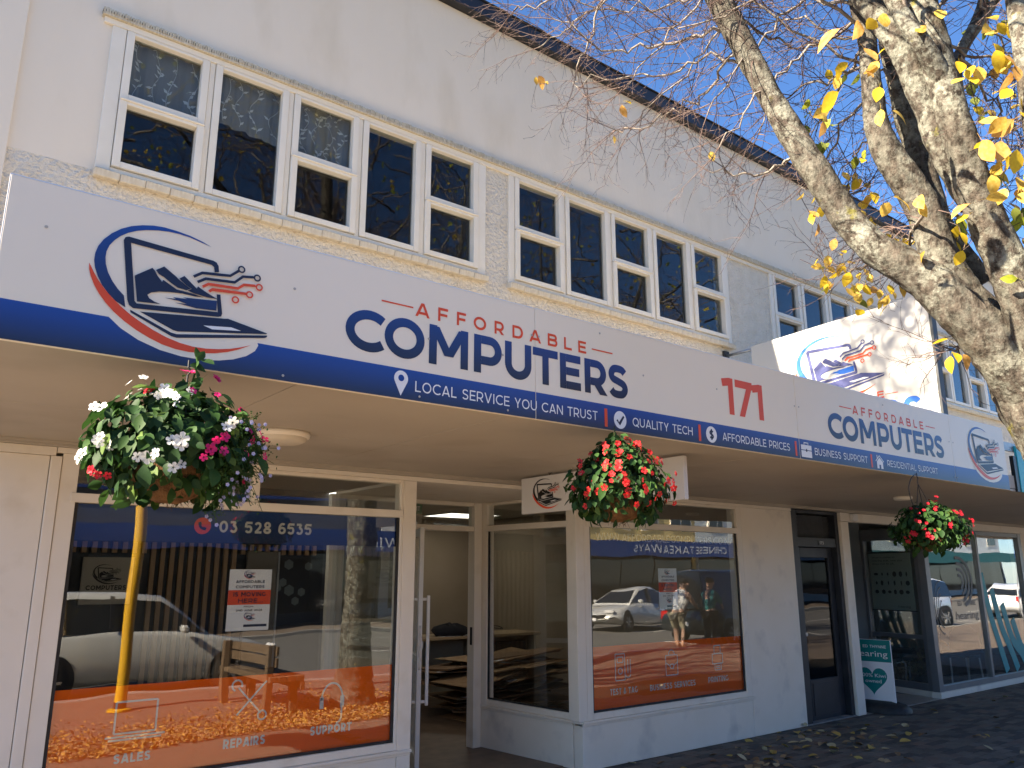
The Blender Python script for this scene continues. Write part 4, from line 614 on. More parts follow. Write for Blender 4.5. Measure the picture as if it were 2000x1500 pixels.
# heap of flattened cartons
M_card = [mat('brown_cardboard_%s' % nme, c, c2, 7, .85, .2, stretch=(1,1,12)) for nme, c, c2 in (('mid', (.27,.17,.09), (.32,.21,.12)), ('pale', (.36,.25,.15), (.31,.2,.11)), ('dull', (.19,.12,.07), (.24,.15,.085)))]
pile = []
for k in range(46):
    lay = k//2; z = .03 + .030*lay + rnd.uniform(0,.008); cx = 6.55 + rnd.uniform(-.35,.55); cy = 3.05+rnd.uniform(-.25,.35); yw = rnd.uniform(-.35,.35); tl = rnd.uniform(-.03,.17)
    lx = rnd.uniform(.35,.75); ly = rnd.uniform(.2,.38)
    m = Matrix.Rotation(yw, 3, 'Z') @ Matrix.Rotation(-tl, 3, 'Y') @ Matrix.Rotation(rnd.uniform(-.08,.08), 3, 'X')
    c = Vector((cx, cy, z)); th = rnd.choice((.004,.006,.010))
    o = MB().obox(c, m @ Vector((lx,0,0)), m @ Vector((0,ly,0)), m @ Vector((0,0,th))).build('flattened_carton', M_card[k % 3], None, .002, origin=c)
    tag(o, 'flattened brown carton near the %s of the heap inside the entrance' % ('bottom' if lay < 8 else 'middle' if lay < 16 else 'top'), 'carton', 'flattened cartons, %s of the heap' % ('bottom' if lay < 8 else 'middle' if lay < 16 else 'top'))
    if k % 5 == 0:
        q = c + m @ Vector((-lx*.6, -ly-.002, 0)); MB().obox(c + m @ Vector((-lx*.7, -ly*.7, th+.001)), m @ Vector((.06,0,0)), m @ Vector((0,.045,0)), m @ Vector((0,0,.0006))).build('address_label', M_white, o)

# posters on the panes
def poster(x0, x1, z0, z1, lab):
    e = empty('poster', ((x0+x1)/2, .05, z0), lab, 'poster', 'moving notices taped to the shop windows'); y = .046; w = x1-x0; h = z1-z0; q = y-.001
    MB().add([(x0,y,z0),(x1,y,z0),(x1,y,z1),(x0,y,z1)], [(0,1,2,3)]).build('sheet', M_white, e, fix=False)
    MB().add([(x0,q,z0+.42*h),(x1,q,z0+.42*h),(x1,q,z0+.66*h),(x0,q,z0+.66*h)], [(0,1,2,3)]).build('orange_band', M_or, e, fix=False)
    def tx(s, fx0, fx1, fz, fh, m): text('lettering', s, (x0+fx0*w, y-.002, z0+fz*h), UX, UZ, NY, (fx1-fx0)*w, fh*h, .2, m, e)
    tx('AFFORDABLE', .16, .84, .775, .045, M_navy); tx('COMPUTERS', .16, .84, .69, .045, M_navy); tx('IS MOVING', .12, .88, .555, .07, M_navy); tx('HERE...', .24, .82, .45, .07, M_navy)
    tx('FROM', .38, .60, .375, .025, M_black); tx('2ND JUNE 2026', .2, .82, .315, .03, M_black)
    emblem(e, (x0+.46*w, y-.001, z0+.19*h), UX, UZ, NY, .12, .12, lay=.0002); emblem(e, (x0+.40*w, y-.001, z0+.87*h), UX, UZ, NY, .12, .12, lay=.0002)
    MB().add([(x0+.4*w,q,z0+.06*h),(x1-.05*w,q,z0+.06*h),(x1-.05*w,q,z0+.1*h),(x0+.4*w,q,z0+.1*h)], [(0,1,2,3)]).build('navy_rule', M_navy, e, fix=False)
poster(2.008, 2.318, 1.36, 1.785, 'moving notice with orange band on the left shop window'); poster(6.51, 6.80, 1.385, 1.805, 'moving notice with orange band on the right shop window')

# ------------------------------------------------------------------ dark street door
sd = bpy.data.objects.new('street_door', None); COL.objects.link(sd); sd.location = (9.5, .12, 0); sd.parent = B
MB().box(8.96, 9.10, .02, .2, 0, 2.542).box(9.985, 10.06, .02, .2, 0, 2.542).box(9.10, 9.985, .02, .2, 2.50, 2.542).box(9.10, 9.985, .03, .2, 2.08, 2.20).build('frame', M_darkgrey, sd, .004)
for k in range(16): MB().obox((9.5425, .12, 2.215+k*.0175), (.44,0,0), (0,.012,.007), (0,.0005,-.001)).build('louvre_blade', M_steel, sd)
MB().box(9.105, 9.24, .10, .14, .012, 2.075).box(9.87, 9.98, .10, .14, .012, 2.075).box(9.24, 9.87, .10, .14, .012, .48).box(9.24, 9.87, .10, .14, 1.95, 2.075).build('leaf', M_darkgrey, sd, .004)
box('leaf_glass', glass('dull_door_glass', 1.5, (.25,.30,.34), .003, 2), sd, 9.241, 9.869, .118, .124, .481, 1.949)
box('kick_panel', M_darkgrey, sd, 9.28, 9.83, .092, .0995, .06, .44, .004); box('frosted_film', mat('frosted_film', (.30,.34,.36), (.22,.26,.28), 5, .5), sd, 9.242, 9.868, .1265, .128, 1.52, 1.80)
mb = MB().lathe([(.0,0),(.022,0),(.022,.05),(.0,.05)], (9.17,.05,1.02), 12, 'y'); mb.build('knob', M_steel, sd, smooth=False)
box('number_plate', M_black, sd, 9.56, 9.70, .022, .0295, 2.105, 2.165); text('lettering', '173', (9.585,.0205,2.117), UX, UZ, NY, .09, .036, .16, M_lett, sd)
box('threshold', M_kerb, sd, 8.96, 10.06, .0, .15, -.005, .011, .004); MB().box(8.97, 10.05, .6, .62, 0, 2.6).build('lobby_wall', M_in_dark, sd)
MB().box(10.065, 10.25, -.02, .22, 0, 2.425).build('white_pillar', M_bulk, B, .005)
box('junction_box', M_alu, B, 10.30, 10.42, -.075, -.0205, 2.44, 2.53, .006)
# ------------------------------------------------------------------ hearing shop on the right
M_grey = mat('grey_aluminium', (.20,.21,.22), (.17,.18,.19), 3, .4, .5, metal=.3); M_teal = mat('teal_print', (.0,.20,.19), None, rough=.5); M_greym = mat('mid_grey_print', (.10,.11,.12), None, rough=.5); M_tealv = mat('pale_teal_film', (.0,.30,.33), None, rough=.5)
HS = bpy.data.objects.new('hearing_shopfront', None); COL.objects.link(HS); HS.location = (13, 0, 0); HS.parent = B
MB().box(12.30, 20, -.03, .12, 0, .085).build('white_plinth', M_bulk, HS, .006)
MB().box(12.31, 12.44, -.01, .09, .086, 2.428).box(14.13, 14.20, -.005, .09, .16, 2.36).box(15.85, 15.98, -.01, .09, .086, 2.428).box(12.44, 15.85, -.004, .09, .086, .16).box(12.44, 15.85, -.004, .09, 2.36, 2.428).build('frame', M_grey, HS, .003)
M_hglass = glass('hearing_shop_glass', 2.15)
for a, b in ((12.441, 14.129), (14.201, 15.849)): box('pane', M_hglass, HS, a, b, .03, .036, .161, 2.359)
MB().box(15.98, 20, 0, .2, .0, 2.43).build('pier', M_bulk, HS)
a0, a1 = Vector((12.37,.09,0)), Vector((12.62,1.12,0)); ad_ = (a1-a0).normalized(); an = Vector((-ad_.y, ad_.x, 0)); AL = (a1-a0).length
def abx(mb, s0, s1, d0, d1, z0, z1): return mb.obox(a0 + ad_*(s0+s1)/2 + an*(d0+d1)/2 + UZ*(z0+z1)/2, ad_*(s1-s0)/2, an*(d1-d0)/2, UZ*(z1-z0)/2)
mb = MB(); abx(mb, .0, .07, -.04, .04, .086, 2.43); abx(mb, AL-.06, AL, -.04, .04, .086, 2.43); abx(mb, .07, AL-.06, -.04, .04, .086, .18); abx(mb, .07, AL-.06, -.04, .04, 2.26, 2.43); abx(mb, .07, AL-.06, -.03, .03, .80, .86); mb.build('return_frame', M_grey, HS, .003)
abx(MB(), .071, AL-.061, -.003, .003, .181, .799).build('pane', M_glass, HS); abx(MB(), .071, AL-.061, -.003, .003, .861, 2.259).build('pane', M_glass, HS)
abx(MB(), 0, AL, -.06, .05, .0, .085).build('return_plinth', M_bulk, HS, .004)
MB().box(10.26, 12.60, 1.125, 1.2, 2.2, 2.6).box(10.26, 10.5, 1.125, 1.2, 0, 2.199).box(11.6, 12.60, 1.125, 1.2, 0, 2.199).build('inner_wall', mat('grey_green_paint', (.15,.17,.175), (.18,.2,.2), 2, .6), HS)
MB().box(10.505, 10.58, 1.13, 1.18, .01, 2.198).box(11.52, 11.595, 1.13, 1.18, .01, 2.198).box(10.58, 11.52, 1.13, 1.18, 2.1, 2.198).build('inner_door_frame', M_grey, HS); box('pane', M_glass, HS, 10.581, 11.519, 1.15, 1.156, .02, 2.099)
tag(MB().box(10.255, 12.37, -.02, 1.12, -.01, .006).build('lobby_floor', mat('pale_lobby_tile', (.34,.31,.27), (.28,.25,.22), 5, .35, .5)), kind='structure')
MB().box(10.26, 20, 1.2, 5, -.01, .012).build('hearing_shop_floor', mat('grey_carpet', (.06,.06,.065), (.08,.08,.085), 30, .95), HS)
MB().box(10.2, 20, 5, 5.1, .012, 2.72).box(20, 20.1, .2, 5, 0, 2.72).box(10.2, 10.25, .22, 5, 0, 2.72).build('hearing_shop_wall', mat('pale_blue_wall', (.30,.36,.40), (.34,.40,.44), 2, .8), HS); MB().box(10.2, 20, .22, 5.1, 2.72, 2.735).build('hearing_shop_ceiling', M_ceil, HS)
MB().box(12.72, 14.3, 1.0, 1.012, .02, 2.5).build('added_glass_partition', glass('partition_glass', 2.4, (.75,.8,.8), .002), HS)  # glass added to mirror the parked white car into the side window
e_ = empty('ceiling_panel_light', (13.8, 1.2, 2.72), 'added square ceiling panel brightening the inside of the hearing shop', 'ceiling light', 'ceiling panel lights'); box('diffuser', M_led, e_, 13.3, 14.3, .9, 1.5, 2.705, 2.716); MB().box(13.28, 13.3, .88, 1.52, 2.70, 2.719).box(14.3, 14.32, .88, 1.52, 2.70, 2.719).build('trim', M_alu, e_)  # glowing panel added to brighten the poster and the shop interior
# vinyl: concentric arcs, shop name, sweeping teal bands
def vstrip(name, paths, sw, m, y=.0275):
    mb = MB()
    for k, p in enumerate(paths):
        L, Rr = strip2d(p, sw); n = len(L); yy = y-.0004*k; mb.add([(x,yy,z) for x, z in L]+[(x,yy,z) for x, z in Rr], [(i,i+n,i+n+1,i+1) for i in range(n-1)])
    return mb.build(name, m, HS, fix=False)
cx, cz = 13.45, 1.62
vstrip('sound_wave_emblem', [arc(cx,cz,rr*1.15,rr,-75,100) for rr in (.10,.19,.28,.37)], .05, M_greym)
text('lettering', 'ED THYNNE', (13.30,.0275,1.26), UX, UZ, NY, .62, .07, .16, M_greym, HS); ptext('lettering', 'hearing', (13.2,.0275,1.06), UX, UZ, NY, .78, .12, M_greym, HS)
vstrip('small_wave_emblem', [arc(12.78,1.25,rr,rr*1.6,90,270) for rr in (.06,.12,.18,.24)], .018, M_greym)
vstrip('teal_wave_film', [smoothpath([(14.25+q*.33,1.75-.25*q),(14.42+q*.36,1.1-.2*q),(14.62+q*.4,.62-.08*q),(14.80+q*.42,.20)],8) for q in (0,1,2,3)], .17, M_tealv)
abx(MB(), .10, .9, -.09, -.085, 1.23, 2.02)
pp = empty('hearing_poster', (12.55, .6, 1.2), 'hanging grey-green poster of small devices inside the hearing shop side window', 'poster')
abx(MB(), .22, 1.0, -.065, -.060, 1.20, 2.06).build('sheet', mat('sage_poster_paper', (.30,.36,.32), None, rough=.6), pp)
PU = -ad_; PO = a0 + ad_*.98 + an*(-.058); PN = an
mb = MB(); abx(mb, .2, 1.02, -.072, -.054, 2.06, 2.085); abx(mb, .2, 1.02, -.072, -.054, 1.185, 1.20); mb.build('hanging_rail', M_black, pp)
def pt(s, f, z, w, h, m=M_black): ptext('lettering', s, PO + PU*f + UZ*z, PU, UZ, PN, w, h, m, pp)
pt('When it comes to', .04, 1.985, .44, .030); pt('hearing aids, one size', .04, 1.935, .58, .030); pt('does not fit all.', .04, 1.885, .42, .030); pt('hearing', .46, 1.24, .22, .032)
mb = MB()
for j in range(3):
    for i in range(6):
        c = PO + PU*(.09+i*.115+rnd.uniform(-.01,.01)) + UZ*(1.74-j*.135); w_, h_ = rnd.uniform(.012,.045), rnd.uniform(.02,.045)
        mb.add([c + PU*w_*math.cos(q*math.pi/4) + UZ*h_*math.sin(q*math.pi/4) for q in range(8)], [tuple(range(8))])
mb.build('device_picture', M_black, pp, fix=False)
# sandwich board
sb = empty('sandwich_board', (10.62, -.16, 0), 'teal and white pavement sign with a heart, in a black rubber foot', 'pavement sign')
SU = Vector((.12, -1, 0)).normalized(); SN = Vector((SU.y, -SU.x, 0)); SO = Vector((10.58, .34, .035))
def sbx(mb, s0, s1, d0, d1, z0, z1): return mb.obox(SO + SU*(s0+s1)/2 + SN*(d0+d1)/2 + UZ*(z0+z1)/2, SU*(s1-s0)/2, SN*(d1-d0)/2, UZ*(z1-z0)/2)
sbx(MB(), 0, .56, -.02, .0, .0, .86).build('panel', M_white, sb, .004)
def sq(nm, m, f0, f1, z0, z1, d): return MB().add([SO+SU*f0+SN*d+UZ*z0, SO+SU*f1+SN*d+UZ*z0, SO+SU*f1+SN*d+UZ*z1, SO+SU*f0+SN*d+UZ*z1], [(0,1,2,3)]).build(nm, m, sb, fix=False)
sq('teal_header', M_teal, .004, .556, .58, .856, .001); sq('teal_footer', M_teal, .004, .556, .004, .09, .001)
hp = [(16*math.sin(t)**3/34, (13*math.cos(t)-5*math.cos(2*t)-2*math.cos(3*t)-math.cos(4*t))/34) for t in [2*math.pi*k/40 for k in range(40)]]
MB().poly([SO+SU*(.29+x*.40)+SN*.001+UZ*(.36+y*.40) for x, y in hp]).build('heart', M_teal, sb, fix=False)
text('lettering', 'ED THYNNE', SO+SU*.2+SN*.002+UZ*.755, SU, UZ, SN, .30, .035, .16, M_white, sb); ptext('lettering', 'hearing', SO+SU*.08+SN*.002+UZ*.645, SU, UZ, SN, .43, .075, M_white, sb)
ptext('lettering', '100% Kiwi', SO+SU*.13+SN*.002+UZ*.385, SU, UZ, SN, .33, .045, M_white, sb); ptext('lettering', 'owned', SO+SU*.19+SN*.002+UZ*.315, SU, UZ, SN, .21, .045, M_white, sb)
mb = MB(); prof = []
for a in range(20):
    t = 2*math.pi*a/20; prof.append((.44*math.copysign(abs(math.cos(t))**.6, math.cos(t)), .25*math.copysign(abs(math.sin(t))**.7, math.sin(t))))
lv = [(1.0,0.004),(1.0,.05),(.86,.10),(.5,.135)]; vs = []
for k, z in lv: vs += [SO + SU*(.28+x*k) + SN*(y*k-.01) + UZ*(z-SO.z) for x, y in prof]
fs = [(i*20+q, i*20+(q+1)%20, (i+1)*20+(q+1)%20, (i+1)*20+q) for i in range(3) for q in range(20)] + [tuple(60+q for q in range(20))]
mb.add(vs, fs).build('rubber_foot', M_dark, sb, smooth=True)
# chairs and dried plant behind the glass
def chair(loc, rz, lab, arms):
    e = empty('waiting_chair', loc, lab, 'chair', 'waiting chairs in the hearing shop'); rot = Matrix.Rotation(rz, 3, 'Z'); L = Vector(loc)
    def T(p): return tuple(L + rot @ Vector(p))
    def bx_(nm, m, c, h, bv=.01): MB().obox(T(c), rot @ Vector((h[0],0,0)), rot @ Vector((0,h[1],0)), UZ*h[2]).build(nm, m, e, bv)
    bx_('seat', M_dark, (0,0,.44), (.25,.24,.03), .015)
    mb = MB(); vs = []
    for i in range(9):
        t = math.pi*i/8; vs.append((-.24*math.cos(t), .62+.30*math.sin(t)**.6))
    pts = [T((x, .24+.05*(z-.5), z)) for x, z in [(-.24,.52)]+vs+[(.24,.52)]]
    mb.prism(pts, rot @ Vector((0,.04,0))); mb.build('backrest', M_dark, e, .01)
    for sx in (-1, 1):
        for y in (-.2, .22): MB().tube([T((sx*.23,y,.41)), T((sx*.25,y*1.1,.0))], .013, 6).build('leg', M_steel, e)
        if arms: MB().tube([T(p) for p in smoothpath([(sx*.26,-.24,.0),(sx*.27,-.2,.45),(sx*.28,-.1,.64),(sx*.28,.12,.66),(sx*.26,.25,.60)],5)], .016, 6).build('armrest', mat('bent_pale_wood', (.42,.36,.28), None, rough=.4) if 'bent_pale_wood' not in MATS else MATS['bent_pale_wood'], e, smooth=True)
    return e
chair((13.15,.62,.012), R(200), 'black round-backed waiting chair beside the dried plant', False); chair((14.25,.55,.012), R(140), 'waiting chair with curved pale arms behind the hearing shop pane', True)
dp = empty('dried_plant', (12.85,.45,.012), 'straggly dried plant on the floor of the hearing shop window', 'plant')
MB().lathe([(.0,.0),(.13,.0),(.17,.24),(.14,.25),(.0,.22)], (12.85,.45,.012), 14).build('pot', mat('dark_pot', (.05,.045,.04), None, rough=.6), dp, smooth=True)
mb = MB(); ml = MB()
for k in range(70):
    a = rnd.uniform(0, 6.28); el = rnd.uniform(.1,1.3); d = Vector((math.cos(a)*math.cos(el), math.sin(a)*math.cos(el)*.6, math.sin(el))); L = rnd.uniform(.3,.62); b0 = Vector((12.85,.45,.24)); b1 = b0+d*L+Vector((0,0,-.12*rnd.random()))
    mb.tube([b0, (b0+b1)/2+Vector((0,0,.05)), b1], [.004,.003,.002], 4)
    for q in range(5):
        c = b0.lerp(b1, rnd.uniform(.3,1)); v = Vector((rnd.gauss(0,1),rnd.gauss(0,1),rnd.gauss(0,1))).normalized()*.05; w_ = v.cross(Vector((.3,.5,.8))).normalized()*.014; ml.add([c, c+v*.5+w_, c+v, c+v*.5-w_], [(0,1,2,3)])
mb.build('stem', mat('dry_stem', (.17,.13,.09), None, rough=.9), dp); tag(ml.build('foliage', mat('dry_leaf', (.20,.17,.10), (.12,.13,.07), 5, .9), dp, fix=False), kind='stuff')
# cut flowers on a low table
tag(MB().box(12.85, 13.25, 1.0, 1.4, .42, .45).tube([(13.05,1.2,.42),(13.05,1.2,.012)], .03, 8).tube([(13.05,1.2,.03),(13.05,1.2,.012)], .16, 12).build('side_table', M_in_dark, None, origin=(13.05,1.2,.012)), 'small dark side table inside the hearing shop', 'table')

# ------------------------------------------------------------------ fascia sign
FS = empty('fascia_sign', (4.6, -2.487, 2.577), 'long white and blue fascia sign with laptop emblem along the canopy', 'shop sign')
YS = -2.487
for a, b in ((.20, 2.745), (2.748, 5.286), (5.290, 7.83), (7.833, 9.05)): box('panel', M_signw, FS, a, b, YS, YS+.02, 2.575, 3.213, .0015)
MB().box(.20, 9.05, YS+.001, YS+.019, 3.2135, 3.217).box(.197, .1995, YS+.001, YS+.02, 2.575, 3.217).build('edge_trim', M_edge, FS)
for a, b in ((.202, 2.744), (2.749, 5.285), (5.291, 7.829), (7.834, 9.048)): MB().add([(a,YS-.0012,2.577),(b,YS-.0012,2.577),(b,YS-.0012,2.727),(a,YS-.0012,2.727)], [(0,1,2,3)]).build('blue_band', M_band, FS, fix=False)
M_arc = gradz('blue_gradient_arc', 2.78, (.010,.014,.05), 3.15, (.010,.06,.30))
emblem(FS, (.6648, YS-.002, 2.7549), UX, UZ, NY, 1, 1, plate=M_signw, blue=M_arc)
emblem(FS, (8.356, YS-.002, 2.769), UX, UZ, NY, 1.055, 1.0, plate=M_signw, blue=M_arc)
YT = YS-.0016
COMP = [('C',1.588,1.795),('O',1.796,2.023),('M',2.05,2.289),('P',2.327,2.51),('U',2.532,2.717),('T',2.728,2.912),('E',2.928,3.088),('R',3.12,3.3),('S',3.312,3.482)]
AFF = [('A',1.966,2.048),('F',2.1,2.16),('F',2.216,2.273),('O',2.323,2.405),('R',2.461,2.525),('D',2.584,2.658),('A',2.705,2.787),('B',2.839,2.911),('L',2.963,3.022),('E',3.074,3.136)]
def wordmark(k, off):
    for c, a, b in COMP:
        mb = MB(); letter(mb, c, Vector((off+(a-1.588)*k, YT, 2.779)), UX, UZ, NY, (b-a)*k, .207, .225); mb.build('letter', M_comp, FS, fix=False)
    for c, a, b in AFF:
        mb = MB(); letter(mb, c, Vector((off+(a-1.588)*k, YT, 3.012)), UX, UZ, NY, (b-a)*k, .073, .19); mb.build('letter', M_or, FS, fix=False)
    for a, b in ((1.772,1.952),(3.182,3.356)):
        xa, xb = off+(a-1.588)*k, off+(b-1.588)*k; z = 3.051; MB().add([(xa,YT,z-.004),(xb,YT,z-.004),(xb,YT,z+.004),(xa,YT,z+.004)], [(0,1,2,3)]).build('dash', M_or, FS, fix=False)
wordmark(1.0, 1.588); wordmark(1.029, 5.708)
YB = YS-.0024
def bt(s, a, b): text('lettering', s, (a, YB, 2.622), UX, UZ, NY, b-a, .054, .125, M_white, FS)
bt('LOCAL SERVICE YOU CAN TRUST', 1.975, 3.215); bt('QUALITY TECH', 3.51, 4.068); bt('AFFORDABLE PRICES', 4.378, 5.162); bt('BUSINESS SUPPORT', 5.487, 6.253); bt('RESIDENTIAL SUPPORT', 6.573, 7.475)
for a in (3.272, 4.128, 5.227, 6.306): MB().add([(a,YB,2.593),(a+.024,YB,2.593),(a+.024,YB,2.702),(a,YB,2.702)], [(0,1,2,3)]).build('orange_bar', M_or, FS, fix=False)
def disc(cx, cz, rx, rz, m, y, nm): return MB().add([(cx+rx*math.cos(2*math.pi*k/28), y, cz+rz*math.sin(2*math.pi*k/28)) for k in range(28)], [tuple(range(28))]).build(nm, m, FS, fix=False)
pp_ = arc(1.8945, 2.677, .039, .039, -25, 205, 20); MB().poly([(x,YB,z) for x, z in pp_+[(1.8945,2.591)]]).build('pin_icon', M_white, FS, fix=False); disc(1.8945, 2.679, .0165, .0165, M_royal, YB-.001, 'pin_eye')
disc(3.4025, 2.647, .053, .054, M_white, YB, 'tick_disc'); disc(4.261, 2.649, .056, .055, M_white, YB, 'dollar_disc')
L, Rr = strip2d([(3.375,2.645),(3.395,2.622),(3.433,2.672)], .013); MB().add([(x,YB-.001,z) for x, z in L]+[(x,YB-.001,z) for x, z in Rr], [(0,3,4,1),(1,4,5,2)]).build('tick', M_navy, FS, fix=False)
mb = MB(); letter(mb, '$', Vector((4.238,YB-.001,2.616)), UX, UZ, NY, .046, .066, .2); mb.build('dollar', M_navy, FS, fix=False)
MB().add([(x,YB,z) for x, z in ((5.306,2.593),(5.444,2.593),(5.444,2.643),(5.306,2.643))], [(0,1,2,3)]).add([(x,YB,z) for x, z in ((5.306,2.649),(5.444,2.649),(5.444,2.686),(5.306,2.686))], [(0,1,2,3)]).add([(x,YB,z) for x, z in ((5.345,2.688),(5.353,2.688),(5.353,2.706),(5.345,2.706))], [(0,1,2,3)]).add([(x,YB,z) for x, z in ((5.397,2.688),(5.405,2.688),(5.405,2.706),(5.397,2.706))], [(0,1,2,3)]).add([(x,YB,z) for x, z in ((5.354,2.699),(5.396,2.699),(5.396,2.706),(5.354,2.706))], [(0,1,2,3)]).build('briefcase_icon', M_white, FS, fix=False)
disc(5.375, 2.645, .010, .012, M_navy, YB-.001, 'clasp')
MB().poly([(x,YB,z) for x, z in ((6.40,2.593),(6.435,2.593),(6.435,2.625),(6.463,2.625),(6.463,2.593),(6.498,2.593),(6.498,2.65),(6.449,2.685),(6.40,2.65))]).build('house_icon', M_white, FS, fix=False)
L, Rr = strip2d([(6.384,2.652),(6.449,2.700),(6.514,2.652)], .009); MB().add([(x,YB,z) for x, z in L]+[(x,YB,z) for x, z in Rr], [(0,3,4,1),(1,4,5,2)]).add([(6.405,YB-.0003,2.672),(6.416,YB-.0003,2.680),(6.416,YB-.0003,2.703),(6.405,YB-.0003,2.703)], [(0,1,2,3)]).build('house_roof', M_white, FS, fix=False)
for c, a, b in (('1',4.412,4.528),('7',4.552,4.748),('1',4.752,4.868)):
    mb = MB(); letter(mb, c, Vector((a,YT,2.812)), UX, UZ, NY, b-a, .258, .21); mb.build('numeral', M_or, FS, fix=False)
scr = MB().lathe([(.0,-.002),(.0055,-.002),(.0065,0)], (0,0,0), 10, 'y').mesh('screw', M_screw)
for x, z in ((.335,3.035),(1.328,3.01),(2.046,2.905),(2.515,2.90),(3.62,2.955),(4.345,2.97),(5.262,2.97),(5.318,2.97),(1.30,2.60),(2.0,2.60),(2.55,2.60),(2.72,3.05),(2.77,3.05),(7.78,2.95),(7.86,2.95),(7.80,2.62),(7.86,2.62),(3.25,3.16),(6.6,3.15)): inst('screw', scr, FS, Matrix.Translation((x, YS-.0035, z)))
for x in (.6, 2.2, 3.9, 5.6, 7.3, 8.8): MB().beam((x,YS+.03,3.15), (x,-1.4,2.72), .03, .03).build('back_stay', M_steel, FS)
# neighbour's turquoise sign on the same canopy line
ts = empty('turquoise_sign', (11, -2.487, 2.577), 'turquoise fascia sign beyond the white fascia sign', 'shop sign')
box('panel', mat('turquoise_panel', (.02,.36,.42), (.03,.40,.46), 2, .4), ts, 9.34, 15.5, YS-.005, YS+.02, 2.575, 3.06, .002); box('edge_rail', M_black, ts, 9.25, 9.335, YS+.002, YS+.04, 2.575, 2.95); box('top_rail', M_steel, ts, 9.1, 15.5, YS+.022, YS+.05, 3.0, 3.09)
for q in range(4): box('white_patch', M_white, ts, 9.75+q*.9, 10.35+q*.9, YS-.0075, YS-.006, 2.72, 2.92)

# ------------------------------------------------------------------ blade sign standing on the canopy
BS = empty('blade_sign', (7.8, -1.45, 2.74), 'square white projecting sign with laptop emblem standing on the canopy, sunlit', 'shop sign')
M_blade = mat('white_blade_panel', (.60,.59,.56), (.57,.56,.53), 2, .5, .4)
MB().add([(7.8,-.40,2.745),(7.8,-2.445,2.745),(7.8,-2.445,4.447),(7.8,-.40,4.358),(7.86,-.40,2.745),(7.86,-2.445,2.745),(7.86,-2.445,4.447),(7.86,-.40,4.358)], [(0,1,2,3),(4,7,6,5),(0,4,5,1),(1,5,6,2),(2,6,7,3),(3,7,4,0)]).build('panel', M_blade, BS)
MB().box(7.795, 7.89, -2.47, -2.4455, 2.745, 4.44).build('edge_frame', mat('dark_sign_edge', (.05,.055,.06), None, rough=.5), BS)
MB().tube([(7.83,-.41,4.33),(7.83,-.005,4.33)], .018, 10).tube([(7.83,-.41,3.1),(7.83,-.005,3.1)], .018, 10).build('support_pipe', M_steel, BS, smooth=True); box('wall_bracket', M_dark, BS, 7.78, 7.88, -.03, -.001, 4.27, 4.39, .004)
VY = Vector((0,-1,0)); NX = Vector((-1,0,0)); XB = 7.7985
M_bb = mat('sunfaded_blue_print', (.02,.13,.52), None, rough=.5); M_bn = mat('sunfaded_navy_print', (.06,.07,.20), None, rough=.5)
emblem(BS, (XB, -1.183, 3.70), VY, UZ, NX, 1.385, 1.40, blue=M_bb, navy=M_bn)
k = 1.10
for c, a, b in COMP:
    mb = MB(); letter(mb, c, Vector((XB, -.20-(a-1.588)*k+.0, 3.165)), VY, UZ, NX, (b-a)*k, .28, .21); mb.build('letter', M_bb, BS, fix=False)
for c, a, b in AFF:
    mb = MB(); letter(mb, c, Vector((XB, -.215-(a-1.588)*k, 3.478)), VY, UZ, NX, (b-a)*k, .072, .18); mb.build('letter', M_or, BS, fix=False)
MB().add([(XB,-1.93,3.506),(XB,-2.06,3.506),(XB,-2.06,3.513),(XB,-1.93,3.513)], [(0,1,2,3)]).build('dash', M_or, BS, fix=False)

# ------------------------------------------------------------------ small sign hung under the canopy
HG = empty('hanging_sign', (4.37, -1.26, 2.577), 'white double-sided sign with laptop emblem hung under the canopy behind the red flowers', 'shop sign')
box('board', mat('white_hanging_board', (.62,.60,.57), None, rough=.45), HG, 4.35, 4.39, -2.165, -.357, 2.25, 2.555, .003)
emblem(HG, (4.348, -.60, 2.335), VY, UZ, NX, .52, .50, blue=M_black, navy=M_black)
for y in (-.72, -1.85): MB().tube([(4.37,y,2.577),(4.37,y,2.57),(4.37,y+.008,2.563),(4.37,y,2.556)], .004, 6).lathe([(.0,0),(.02,0),(.02,-.004),(0,-.004)], (4.37,y,2.577), 10).build('eye_hook', M_dark, HG)
cl = empty('ceiling_light', (1.817,-1.218,2.577), 'round cream surface-mounted light under the canopy', 'ceiling light')
MB().lathe([(.0,0),(.165,0),(.17,-.012),(.165,-.03),(.15,-.034)], (1.817,-1.218,2.577), 36).build('base', M_trim, cl, smooth=True); MB().lathe([(.149,-.03),(.145,-.05),(.12,-.062),(.0,-.066)], (1.817,-1.218,2.577), 36).build('diffuser', mat('cream_diffuser', (.62,.56,.45), None, rough=.5), cl, smooth=True)
tag(MB().lathe([(.0,0),(.10,0),(.10,-.02),(.085,-.035),(0,-.04)], (8.9,-1.45,2.577), 24).build('ceiling_light', M_trim, None, smooth=True, origin=(8.9,-1.45,2.577)), 'small round light under the canopy near the third flower basket', 'ceiling light')
